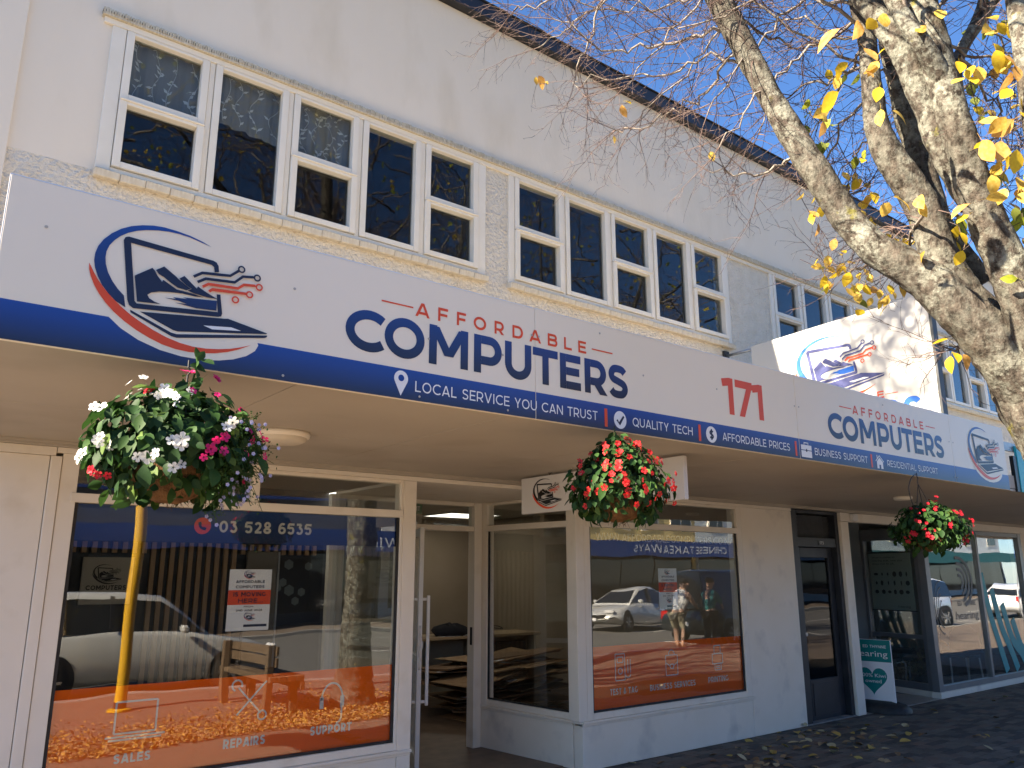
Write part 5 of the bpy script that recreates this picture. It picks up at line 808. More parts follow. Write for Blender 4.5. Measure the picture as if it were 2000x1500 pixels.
# ------------------------------------------------------------------ street tree
from mathutils import noise as mnoise
def bark():
    m = bpy.data.materials.new('lichen_bark'); m.use_nodes = True; n = m.node_tree.nodes; l = m.node_tree.links; p = n['Principled BSDF']; p.inputs['Roughness'].default_value = .92; p.inputs['Specular IOR Level'].default_value = .15
    tc = n.new('ShaderNodeTexCoord')
    def nz(sc, det, a, b, ca, cb, rough=.6, st=None):
        t = n.new('ShaderNodeTexNoise'); t.inputs['Scale'].default_value = sc; t.inputs['Detail'].default_value = det; t.inputs['Roughness'].default_value = rough
        if st: mp = n.new('ShaderNodeMapping'); mp.inputs['Scale'].default_value = st; l.new(tc.outputs['Object'], mp.inputs[0]); l.new(mp.outputs[0], t.inputs['Vector'])
        else: l.new(tc.outputs['Object'], t.inputs['Vector'])
        r = n.new('ShaderNodeValToRGB'); e = r.color_ramp.elements; e[0].position = a; e[0].color = (*ca,1); e[1].position = b; e[1].color = (*cb,1); l.new(t.outputs['Fac'], r.inputs[0]); return t, r
    t0, base = nz(26, 8, .38, .62, (.022,.018,.014), (.11,.092,.074), .7, (1,1,.45))
    t1, lich = nz(15, 12, .45, .55, (0,0,0), (1,1,1), .72); t4, lcol = nz(40, 6, .35, .65, (.13,.13,.105), (.28,.278,.23))
    t5, lmask = nz(2.6, 4, .40, .60, (.3,.3,.3), (1,1,1), .5)
    lm_ = n.new('ShaderNodeMath'); lm_.operation = 'MULTIPLY'; l.new(lich.outputs[0], lm_.inputs[0]); l.new(lmask.outputs[0], lm_.inputs[1])
    t2, moss = nz(4.2, 8, .62, .68, (0,0,0), (1,1,1), .65)
    m1 = n.new('ShaderNodeMix'); m1.data_type = 'RGBA'; m2 = n.new('ShaderNodeMix'); m2.data_type = 'RGBA'
    l.new(lm_.outputs[0], m1.inputs[0]); l.new(base.outputs[0], m1.inputs[6]); l.new(lcol.outputs[0], m1.inputs[7])
    l.new(moss.outputs[0], m2.inputs[0]); l.new(m1.outputs[2], m2.inputs[6]); m2.inputs[7].default_value = (.16,.145,.04,1); l.new(m2.outputs[2], p.inputs['Base Color'])
    b = n.new('ShaderNodeBump'); b.inputs['Strength'].default_value = .9; b.inputs['Distance'].default_value = .012; ad = n.new('ShaderNodeMath'); ad.operation = 'ADD'; l.new(t0.outputs['Fac'], ad.inputs[0]); l.new(t4.outputs['Fac'], ad.inputs[1]); l.new(ad.outputs[0], b.inputs['Height']); l.new(b.outputs[0], p.inputs['Normal'])
    return m
M_bark = bark()
M_twig = mat('pinkish_brown_twig', (.125,.085,.072), (.08,.056,.05), 6, .8, .2); M_branch = mat('grey_brown_branch', (.15,.12,.10), (.26,.235,.20), 12, .85, .2, bump=.4, bsc=60)
T1 = empty('street_tree', (5.6,-5.0,0), 'lichen-covered street tree with bare twigs and last yellow leaves beside the canopy', 'tree', 'street trees')
def limb(name, pts, m, parent, n=20, k=7, amp=.10):
    P = [(*p[:3], p[3]*.77) for p in smoothpath([tuple(p) for p in pts], k)]; mb = MB(); mb.tube([Vector(p[:3]) for p in P], [max(p[3], .004) for p in P], n)
    for i, v in enumerate(mb.v):
        r = P[min(i//n, len(P)-1)][3]; q = Vector(v); c = Vector(P[min(i//n, len(P)-1)][:3]); d = (q-c)
        s = mnoise.noise(q*7.0)*amp + mnoise.noise(q*19.0)*amp*.5 + mnoise.noise(Vector((q.x*45,q.y*45,q.z*20)))*amp*.4; mb.v[i] = tuple(q + d*s)
    return mb.build(name, m, parent, smooth=True)
limb('trunk', [(5.62,-5.03,-.1,.46),(5.6,-5.0,.12,.38),(5.57,-4.92,.45,.305),(5.5,-4.75,.95,.275),(5.42,-4.55,1.5,.265),(5.31,-4.32,2.1,.27),(5.2,-4.14,2.62,.275),(5.13,-4.06,2.9,.22),(5.10,-4.02,3.05,.10)], M_bark, T1, 36, 16)
for key, pts in LIMBS.items(): limb('limb', pts, M_bark, T1, 36 if key in ('S1','S2','S3','S3L') else 20, 14 if key in ('S1','S2','S3','S3L') else 9)
EXTRA = [[(5.3,-4.5,2.6,.15),(5.5,-5.2,3.8,.12),(5.3,-6.0,5.2,.09),(4.8,-6.6,6.8,.06),(4.4,-7.0,8.6,.03)], [(5.3,-4.4,2.7,.15),(6.2,-4.9,4.0,.12),(7.0,-5.3,5.4,.085),(7.6,-5.5,7.2,.055),(7.8,-5.6,9.0,.025)],
         [(5.45,-5.0,3.5,.10),(6.2,-6.0,4.8,.08),(6.8,-6.9,6.4,.05),(7.0,-7.4,8.0,.025)], [(4.9,-6.5,6.4,.06),(3.9,-6.2,7.4,.045),(2.9,-5.9,8.2,.02)], [(5.2,-5.9,5.0,.075),(4.2,-5.6,6.2,.055),(3.1,-5.0,7.2,.035),(2.2,-4.6,7.9,.018)]]
for pts in EXTRA: limb('limb', pts, M_bark, T1, 12)
tr_ = random.Random(5)
def rv(): return Vector((tr_.gauss(0,1), tr_.gauss(0,1), tr_.gauss(0,1)))
def twig(mb, p, d, L, r, dep):
    n = max(3, int(L/.075)); pts = [p.copy()]; ds = [d.copy()]
    for i in range(n):
        d = (d + rv()*.14 + Vector((0,0,.02 if dep > 1 else -.015))).normalized(); p = p + d*(L/n); pts.append(p.copy()); ds.append(d.copy())
    mb.tube(pts, [max(.0011, r*(1-.75*i/n)) for i in range(n+1)], 3, cap=False)
    if dep > 0:
        for i in range(1, n+1):
            if tr_.random() < (.8 if dep > 1 else .6):
                ax = ds[i].cross(rv()).normalized(); c = (Matrix.Rotation(tr_.uniform(.5,1.05), 3, ax) @ ds[i])
                twig(mb, pts[i], c, L*tr_.uniform(.28,.55)*(1.15-.5*i/n), r*.55, dep-1)
tw = MB(); br = MB()
def lead(pts, r0, r1, gap=.11):
    P = smoothpath([tuple(p) for p in pts], 6); P = [Vector(p) for p in P]
    for q in P[1:]: q += rv()*.018
    n = len(P); br.tube(P, [r0+(r1-r0)*i/(n-1) for i in range(n)], 5, cap=False); acc = 0
    for i in range(1, n):
        acc += (P[i]-P[i-1]).length
        while acc > gap:
            acc -= gap; d = (P[i]-P[i-1]).normalized(); ax = d.cross(rv()).normalized(); c = Matrix.Rotation(tr_.uniform(.45,1.0), 3, ax) @ d
            twig(tw, P[i].lerp(P[i-1], tr_.random()), c, tr_.uniform(.3,.75), .0042, 2)
    twig(tw, P[-1], (P[-1]-P[-2]).normalized(), .5, .0042, 2)
for pts in BRANCH: lead(pts, .012, .004)
src = [p for k in ('S1','S2','S3','S3L','S2b','S3M') for p in LIMBS[k][-4:]] + [p for e in EXTRA for p in e[2:]]
for k in range(44):
    b0 = Vector(tr_.choice(src)[:3]); d = Vector((tr_.gauss(-.15,.8), tr_.gauss(-.35,.7), tr_.uniform(.05,.9))).normalized(); pts = [b0]
    for q in range(3): d = (d + rv()*.16).normalized(); pts.append(pts[-1] + d*tr_.uniform(.4,.75))
    lead(pts, .013, .004, .2)
# branches above the picture that shade the blade sign and fill the upstairs reflections
CR = [[(3.33,-2.37,8.16,.035),(2.4,-1.7,8.5,.028),(1.4,-1.15,8.7,.02),(.4,-.8,8.8,.01)], [(3.6,-2.6,7.8,.03),(3.0,-1.7,8.0,.024),(2.3,-1.0,8.2,.016),(1.5,-.4,8.4,.008)], [(4.4,-3.0,7.6,.04),(3.9,-2.0,7.9,.03),(3.2,-1.2,8.5,.018),(2.6,-.5,8.9,.008)]]
for pts in CR:
    limb('limb', pts, M_bark, T1, 10); P_ = smoothpath([p[:3] for p in pts], 5)
    for q in P_[2:]:
        b0 = Vector(q)
        for s_ in range(2):
            d = Vector((tr_.gauss(-.6,.5), tr_.gauss(.1,.6), tr_.gauss(.1,.45))).normalized(); pp3 = [b0]
            for z_ in range(3): d = (d + rv()*.2).normalized(); pp3.append(pp3[-1] + d*tr_.uniform(.2,.4))
            lead(pp3, .017, .006, .16)
for k in range(90):
    b0 = Vector((tr_.uniform(1.8,8.5), tr_.uniform(-7.5,-4.2), tr_.uniform(5.6,9.5))); d = Vector((tr_.gauss(0,.8), tr_.gauss(0,.7), tr_.uniform(-.1,.8))).normalized(); pts = [b0]
    for q in range(3): d = (d + rv()*.18).normalized(); pts.append(pts[-1] + d*tr_.uniform(.4,.8))
    lead(pts, .026 if k % 2 else .015, .006, .22)
tag(br.build('branch', M_branch, T1, fix=False, smooth=True), 'slender side branches', kind='stuff'); tag(tw.build('twigs', M_twig, T1, fix=False), 'dense bare pinkish twigs', kind='stuff')
# last leaves
def leafmesh(name, m, L=1.0, wd=.72, fold=.14, curl=.18):
    st = [(0,.03),(.16,.30),(.38,.48),(.62,.46),(.82,.28),(.94,.10),(1.0,.0)]; vs = []; fs = []
    for t, w in st:
        y = t*L; z = -curl*L*(t*t); ww = w*wd*L; vs += [(0,y,z), (-ww,y,z+fold*ww*1.2), (ww,y,z+fold*ww*1.2)]
    for i in range(len(st)-1): a = i*3; fs += [(a,a+3,a+4,a+1), (a,a+2,a+5,a+3)]
    vs += [(0,-.35*L,.04*L), (.012*L,-.35*L,.04*L), (.012*L,0,0)]; q = len(vs)-3; fs.append((0, q, q+1, q+2))
    return MB().add(vs, fs).mesh(name, m, fix=False, smooth=True)
LM = {'y': [mat('yellow_leaf', (.66,.50,.03), (.60,.40,.03), 5, .55, .3, trans=.45), mat('pale_yellow_leaf', (.70,.52,.12), (.56,.35,.05), 5, .6, .3, trans=.4)], 'o': [mat('tan_orange_leaf', (.50,.25,.05), (.62,.38,.12), 5, .6, .3, trans=.35)], 'g': [mat('lime_leaf', (.30,.38,.03), (.46,.46,.05), 5, .55, .3, trans=.5), mat('olive_leaf', (.12,.16,.025), (.2,.22,.04), 24, .55, .3, trans=.45)]}
LME = {k: [leafmesh('leaf', m, curl=c) for m in v for c in (.05,.3,.6)] for k, v in LM.items()}
lr = random.Random(9)
def orient(p, nrm, tip, s):
    z = Vector(nrm).normalized(); y = Vector(tip); y = (y - z*y.dot(z)); y = y.normalized() if y.length > 1e-4 else z.orthogonal().normalized(); x = y.cross(z)
    return Matrix(((x.x*s, y.x*s, z.x*s, p[0]), (x.y*s, y.y*s, z.y*s, p[1]), (x.z*s, y.z*s, z.z*s, p[2]), (0,0,0,1)))
for x, y, z, s, c in LEAVES:
    nrm = Vector((lr.gauss(-.4,.6), lr.gauss(-.6,.6), lr.gauss(.3,.5))); tip = Vector((lr.gauss(0,.5), lr.gauss(0,.5), -1+lr.gauss(0,.5)))
    inst('leaf', lr.choice(LME[c]), T1, orient((x,y,z), nrm, tip, s*1.0))
mb = MB()
for x, y, z, s, c in LEAVES[60:]:
    a = Vector((x,y,z)); mb.tube([a, a+Vector((lr.gauss(.05,.06), lr.gauss(0,.06), .10)), a+Vector((.16+lr.gauss(0,.1), lr.gauss(0,.1), .24))], [.0016,.002,.0028], 3, cap=False)
cl_ = [MB(), MB()]
for k in range(700):
    p = Vector((lr.uniform(1.5,9), lr.uniform(-7.6,-4.0), lr.uniform(5.2,9.5))); t = Vector((lr.gauss(0,.6), lr.gauss(0,.6), -1)).normalized()*lr.uniform(.07,.11); s = t.cross(rv()).normalized()*.035; h = t.cross(s).normalized()*.012
    cl_[k % 2].add([p, p+t*.35+s+h, p+t*.7+s*.8+h, p+t, p+t*.7-s*.8+h, p+t*.35-s+h], [(0,1,2,3),(0,3,4,5)])
tag(cl_[0].build('crown_leaves', LM['y'][0], T1, fix=False), 'scattered yellow leaves high in the crown', kind='stuff'); tag(cl_[1].build('crown_leaves', LM['g'][0], T1, fix=False), 'scattered lime leaves high in the crown', kind='stuff')
tag(mb.build('leaf_twigs', M_twig, T1, fix=False), 'fine twigs carrying the last leaves', kind='stuff')
# a second tree of the row, seen only as a reflection in the upstairs panes
T2 = empty('street_tree', (11.2,-6.6,0), 'street tree further along the footpath, mirrored in the upper window panes', 'tree', 'street trees'); T2.rotation_euler = (0,0,R(200))
for ch in list(T1.children):
    if ch.name.startswith('leaf') and ch.name.count('leaf_twigs') == 0 and lr.random() < .5: continue
    c = ch.copy(); COL.objects.link(c); c.parent = T2

# ------------------------------------------------------------------ hanging flower baskets
M_coir = mat('coir_liner', (.10,.052,.025), (.19,.105,.05), 24, .95, .1, bump=1, bsc=70, bdist=.02, stretch=(1,1,.5))
def fl_mesh(m, dbl=False):
    mb = MB(); q = 0
    for layer in range(2 if dbl else 1):
        for k in range(5):
            a = 2*math.pi*k/5 + layer*.6; d = Vector((math.cos(a), math.sin(a), 0)); s = Vector((-d.y, d.x, 0)); h = .10+.18*layer; L = 1.0-.3*layer
            c0 = Vector((0,0,.02+layer*.05)); ring = [c0 + d*(.10*L) - s*.05, c0+d*(.45*L)-s*.32*L+UZ*h*.6, c0+d*(.85*L)-s*.34*L+UZ*h, c0+d*(1.02*L)+UZ*(h*.8), c0+d*(.85*L)+s*.34*L+UZ*(h+.03), c0+d*(.45*L)+s*.32*L+UZ*(h*.6+.03), c0+d*(.10*L)+s*.05]
            mb.add(ring + [c0+d*.55*L+UZ*h*.4], [(i,i+1,7) for i in range(6)])
    return mb.mesh('flower', m, fix=False, smooth=True)
F_white = mat('white_petal', (.78,.78,.74), (.72,.71,.66), 20, .6, .3, trans=.25); F_pink = mat('magenta_petal', (.62,.012,.14), (.68,.03,.20), 30, .55, .3, trans=.25); F_red = mat('scarlet_petal', (.60,.018,.02), (.68,.05,.05), 30, .55, .3, trans=.25); F_dred = mat('crimson_petal', (.42,.008,.02), (.52,.02,.04), 30, .55, .3, trans=.25); F_lav = mat('lavender_petal', (.42,.40,.62), (.52,.50,.68), 30, .6, .3, trans=.2)
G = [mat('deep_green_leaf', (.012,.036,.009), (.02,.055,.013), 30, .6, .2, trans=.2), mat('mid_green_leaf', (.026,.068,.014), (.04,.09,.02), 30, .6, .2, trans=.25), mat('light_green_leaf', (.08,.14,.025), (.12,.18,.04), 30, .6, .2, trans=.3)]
GL = [[leafmesh('leaf', g, wd=.62, fold=.25, curl=c) for c in (.05,.25,.45)] for g in G]
FM = {k: [fl_mesh(m, d) for d in (False, True)] for k, m in (('w',F_white),('p',F_pink),('r',F_red),('d',F_dred))}
bk = random.Random(21)
def basket(c, rx, rz, lab, cols, nl, nf, hook, taper, green, bowl_r=.17, lobelia=False, top=None, lsz=.068):
    c = Vector(c); e = empty('hanging_basket', (hook[0], hook[1], hook[2]), lab, 'flower basket', 'hanging flower baskets')
    mb = MB(); bz = c.z - rz*.38; vs = []
    prof = [(bowl_r*math.sin(t), bz - bowl_r*.95*math.cos(t)) for t in [math.pi/2*k/7 for k in range(8)]]
    mb.lathe([(r_, z_-bz) for r_, z_ in prof], (c.x, c.y, bz), 22); mb.v = [tuple(Vector(v) + (Vector(v)-Vector((c.x,c.y,bz)))*.10*mnoise.noise(Vector(v)*16)) for v in mb.v]; mb.build('coir_liner', M_coir, e, smooth=True)
    mb = MB()
    for k in range(90):
        a = bk.uniform(0,6.28); t = bk.uniform(.2,1.4); p = Vector((c.x+bowl_r*math.sin(t)*math.cos(a), c.y+bowl_r*math.sin(t)*math.sin(a), bz-bowl_r*.95*math.cos(t))); v = Vector((bk.gauss(0,.02),bk.gauss(0,.02),-bk.uniform(.0,.035))); mb.tube([p, p+v*.5+Vector((0,0,.004)), p+v], .0009, 3, cap=False)
    tag(mb.build('coir_fibres', M_coir, e, fix=False), kind='stuff')
    hk = Vector(hook); mb = MB().tube([hk, hk-UZ*.03, hk+Vector((.012,0,-.045)), hk+Vector((0,0,-.06)), hk-UZ*.09], .004, 6); jo = hk-UZ*.09
    mb.build('hook', M_dark, e)
    for k in range(3):
        a = 2.1*k+.5; MB().tube([jo, Vector((c.x+bowl_r*1.02*math.cos(a), c.y+bowl_r*1.02*math.sin(a), bz))], .0028, 5).build('wire', M_dark, e)
    def pick(lo=-.55, out=1.0):
        while True:
            d = Vector((bk.gauss(0,1), bk.gauss(0,1), bk.gauss(0,1))).normalized()
            if d.z > lo: break
        k = 1 - taper*max(0, d.z)*.6
        return d, c + Vector((d.x*rx*k*out, d.y*rx*k*out, d.z*rz*out))
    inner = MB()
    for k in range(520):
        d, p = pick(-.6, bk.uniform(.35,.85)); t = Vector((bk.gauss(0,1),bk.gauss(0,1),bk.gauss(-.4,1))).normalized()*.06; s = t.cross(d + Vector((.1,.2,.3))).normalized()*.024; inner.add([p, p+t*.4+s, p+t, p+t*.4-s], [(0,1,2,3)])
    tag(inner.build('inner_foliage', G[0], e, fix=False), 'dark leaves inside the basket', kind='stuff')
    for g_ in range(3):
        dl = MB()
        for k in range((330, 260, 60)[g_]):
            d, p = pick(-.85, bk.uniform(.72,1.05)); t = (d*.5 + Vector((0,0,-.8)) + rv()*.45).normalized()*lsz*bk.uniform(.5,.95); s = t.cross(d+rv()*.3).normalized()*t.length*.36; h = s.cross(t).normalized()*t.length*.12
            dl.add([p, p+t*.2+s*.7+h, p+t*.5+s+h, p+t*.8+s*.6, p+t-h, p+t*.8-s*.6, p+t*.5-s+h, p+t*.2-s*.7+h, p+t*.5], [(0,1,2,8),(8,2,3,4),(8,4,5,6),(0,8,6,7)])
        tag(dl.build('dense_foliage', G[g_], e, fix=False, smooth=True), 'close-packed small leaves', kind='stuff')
    for k in range(nl):
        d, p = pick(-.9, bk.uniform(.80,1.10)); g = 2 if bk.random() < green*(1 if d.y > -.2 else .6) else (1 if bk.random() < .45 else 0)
        nrm = d*.8 + UZ*.55 + rv()*.35; tip = d*.5 + Vector((0,0,-.9)) + rv()*.4
        inst('leaf', bk.choice(GL[g]), e, orient(p, nrm, tip, lsz*bk.uniform(.6,1.25)))
    if top:
        tp = Vector(top); base = c+UZ*rz*.7; MB().tube([base, base.lerp(tp,.5)+Vector((.015,0,0)), tp], .004, 5).build('stem', G[1], e)
        for k in range(14): q = base.lerp(tp, bk.uniform(.35,1.0)); inst('leaf', bk.choice(GL[bk.choice((0,1))]), e, orient(q+rv()*.02, rv()+UZ*.6+Vector((0,-.6,0)), rv()+Vector((0,0,-.6)), lsz*bk.uniform(.6,.95)))
    for k in range(nf):
        d, p = pick(-.6, bk.uniform(1.0,1.12))
        if d.y > .25: continue
        col = cols(d, bk.random())
        n_ = bk.choice((1,1,2,3))
        for q in range(n_):
            pp2 = p + rv()*.016 + d*.012*q; inst('flower', FM[col][0 if col == 'w' or bk.random() < .45 else 1], e, orient(pp2, d + rv()*.35 + Vector((0,-.35,.1)), rv(), bk.uniform(.013,.024)*(1.15 if col == 'w' else 1)))
    if lobelia:
        mb = MB(); mf = MB()
        for k in range(150):
            d = Vector((bk.uniform(.3,1), bk.gauss(-.3,.4), bk.uniform(-.9,.35))).normalized(); p = c + Vector((d.x*rx*.95, d.y*rx*.9, d.z*rz*.9)); q = p + d*.03 + Vector((bk.gauss(.02,.025), bk.gauss(0,.025), bk.gauss(-.03,.05))); mb.tube([c+(p-c)*.8, p, q], .0013, 3, cap=False)
            for s_ in range(9):
                r_ = p.lerp(q, bk.random()) + rv()*.014; t = rv().normalized()*.014; u_ = t.cross(rv()).normalized()*.0035; mb.add([r_, r_+t*.5+u_, r_+t, r_+t*.5-u_], [(0,1,2,3)])
            if bk.random() < .45:
                for s_ in range(5):
                    a = s_*1.257; t = (Vector((math.cos(a), -.3, math.sin(a)))).normalized()*.0085; u_ = t.cross(NY).normalized()*.0042; mf.add([q, q+t*.6+u_, q+t, q+t*.6-u_], [(0,1,2,3)])
        tag(mb.build('fine_trailing_foliage', G[1], e, fix=False), 'fine feathery trailing foliage', kind='stuff'); tag(mf.build('small_lavender_flowers', F_lav, e, fix=False), 'tiny lavender flowers', kind='stuff')
    return e
basket((.84,-2.62,2.235), .295, .225, 'hanging basket of white and magenta flowers under the emblem', lambda d, t: ('w' if t < .88 else 'd') if d.x < .0 else ('p' if t < .93 else 'w'), 295, 62, (.87,-2.60,2.575), .2, .05, lobelia=True, top=(.875,-2.70,2.545), lsz=.068, bowl_r=.15)
basket((3.235,-2.62,2.258), .28, .235, 'hanging basket of scarlet flowers in the middle of the canopy edge', lambda d, t: 'r', 295, 85, (3.24,-2.60,2.575), .75, .05, lsz=.062, bowl_r=.15, top=(3.18,-2.66,2.52))
basket((6.90,-2.62,2.125), .29, .20, 'small hanging basket of crimson flowers near the far end of the canopy', lambda d, t: 'd', 285, 80, (6.83,-2.60,2.575), .35, .02, lsz=.06, bowl_r=.13)
MB().tube(smoothpath([(6.83,-2.6,2.57),(6.72,-2.6,2.52),(6.66,-2.6,2.42),(6.70,-2.6,2.30),(6.78,-2.6,2.22)], 5), .004, 5).build('bracket_loop', M_dark, [o for o in COL.objects if o.name.startswith('hanging_basket')][-1])

# ------------------------------------------------------------------ fallen leaves
FL = [leafmesh('fallen_leaf', m, wd=.66, fold=.3, curl=c) for m, c in ((mat('fallen_yellow_leaf', (.55,.40,.10), (.42,.28,.08), 30, .8, .2), .15), (mat('fallen_tan_leaf', (.42,.30,.15), (.32,.21,.11), 30, .85, .2), .35), (mat('fallen_brown_leaf', (.20,.12,.06), (.27,.17,.09), 30, .85, .2), .3), (mat('fallen_pale_leaf', (.58,.50,.30), (.46,.37,.2), 30, .85, .2), -.2))]
fc = [(6.51,-.46,9,.3),(7.17,-.57,16,.26),(7.12,-.95,10,.3),(8.21,-.6,14,.35),(8.22,-.94,10,.35),(9.17,-.65,8,.4),(8.6,-.25,10,.35),(7.74,-1.16,9,.4),(9.02,-.9,6,.4),(10.4,-.6,6,.6),(7.9,-.25,8,.35),(8.01,-1.4,5,.5),(10.1,-1.4,7,.8),(12.5,-1.2,6,1.0),(9.5,-2.2,6,.9)]
for cx, cy, n, sg in fc:
    for k in range(n):
        x, y = cx+bk.gauss(0,sg), min(cy+bk.gauss(0,sg*.55), -.06)
        o = bpy.data.objects.new('fallen_leaf', bk.choice(FL)); COL.objects.link(o)
        o.matrix_world = orient((x, y, bk.uniform(.008,.022)), UZ + rv()*.22, Vector((bk.gauss(0,1), bk.gauss(0,1), 0)), bk.uniform(.075,.125))
        tag(o, 'curled fallen leaf lying on the dark paving', 'fallen leaf', 'fallen leaves on the paving')
M_lit = [mat('litter_gold', (.50,.30,.06), (.36,.18,.05), 40, .8, .2), mat('litter_tan', (.38,.24,.11), (.27,.15,.07), 40, .85, .2)]
lm = [MB(), MB()]
for k in range(9000):
    u_ = bk.random(); x = 1.6 + 7.4*u_; y = -3.35 - .45*u_*1.2 - abs(bk.gauss(0,.75)); r2 = math.hypot(x-5.6, y+5.0)
    if k > 7600: a = bk.uniform(0,6.28); q = .45+abs(bk.gauss(0,.6)); x, y = 5.6+q*math.cos(a), -5+q*math.sin(a)
    if y < -7.3 or (x/(y+5.786) < 2.95 and x > 6.6 and y > -5.7): continue
    c = Vector((x, y, .005+abs(bk.gauss(0,.02)))); t = Vector((bk.gauss(0,1), bk.gauss(0,1), bk.gauss(0,.35))).normalized()*bk.uniform(.04,.075); s = t.cross(UZ+rv()*.35).normalized()*bk.uniform(.012,.022); h = t.cross(s).normalized()*bk.uniform(-.01,.015)
    lm[k % 2].add([c-t*.5, c+s+h, c+t*.5, c-s+h], [(0,1,2),(0,2,3)])
for q in range(2): tag(lm[q].build('leaf_litter', M_lit[q], None, fix=False), 'drift of golden leaf litter under the street tree' if q == 0 else 'drift of tan leaf litter under the street tree', 'leaf litter', kind='stuff')
# ------------------------------------------------------------------ the street behind the camera, seen mirrored in the shop windows
M_yel = mat('yellow_post_paint', (.72,.40,.01), (.66,.36,.012), 8, .4, .5)
yp = empty('yellow_post', (2.82,-6.17,0), 'tall yellow steel post on the footpath, mirrored in the left shop window', 'post')
MB().lathe([(.075,0),(.075,3.1),(.06,3.16),(0,3.18)], (2.82,-6.17,0), 20).build('pole', M_yel, yp, smooth=True); MB().lathe([(.0,.0),(.14,.0),(.14,.02),(.08,.03)], (2.82,-6.17,0), 20).build('base_flange', M_yel, yp); MB().lathe([(.078,.02),(.078,.10)], (2.82,-6.17,0), 20).build('band', M_black, yp)
bn = empty('timber_bench', (4.33,-5.3,0), 'chunky timber bench by the tree, mirrored in the left shop window', 'bench')
M_tim = mat('weathered_bench_timber', (.15,.10,.06), (.11,.075,.045), 8, .8, .2, bump=.3, bsc=40, stretch=(5,.6,5))
for y in (-4.55, -6.1): box('end_panel', M_tim, bn, 4.12, 4.22, y-.05, y+.05, 0, .86, .008); box('leg', M_tim, bn, 4.48, 4.58, y-.05, y+.05, 0, .40, .008)
for k in range(4): box('seat_plank', M_tim, bn, 4.14+k*.125, 4.255+k*.125, -6.25, -4.42, .405, .475, .006)
for k in range(2): box('back_plank', M_tim, bn, 4.225, 4.265, -6.2, -4.46, .58+k*.14, .70+k*.14, .006)
box('front_rail', M_tim, bn, 4.58, 4.64, -6.25, -4.42, .30, .40, .006)

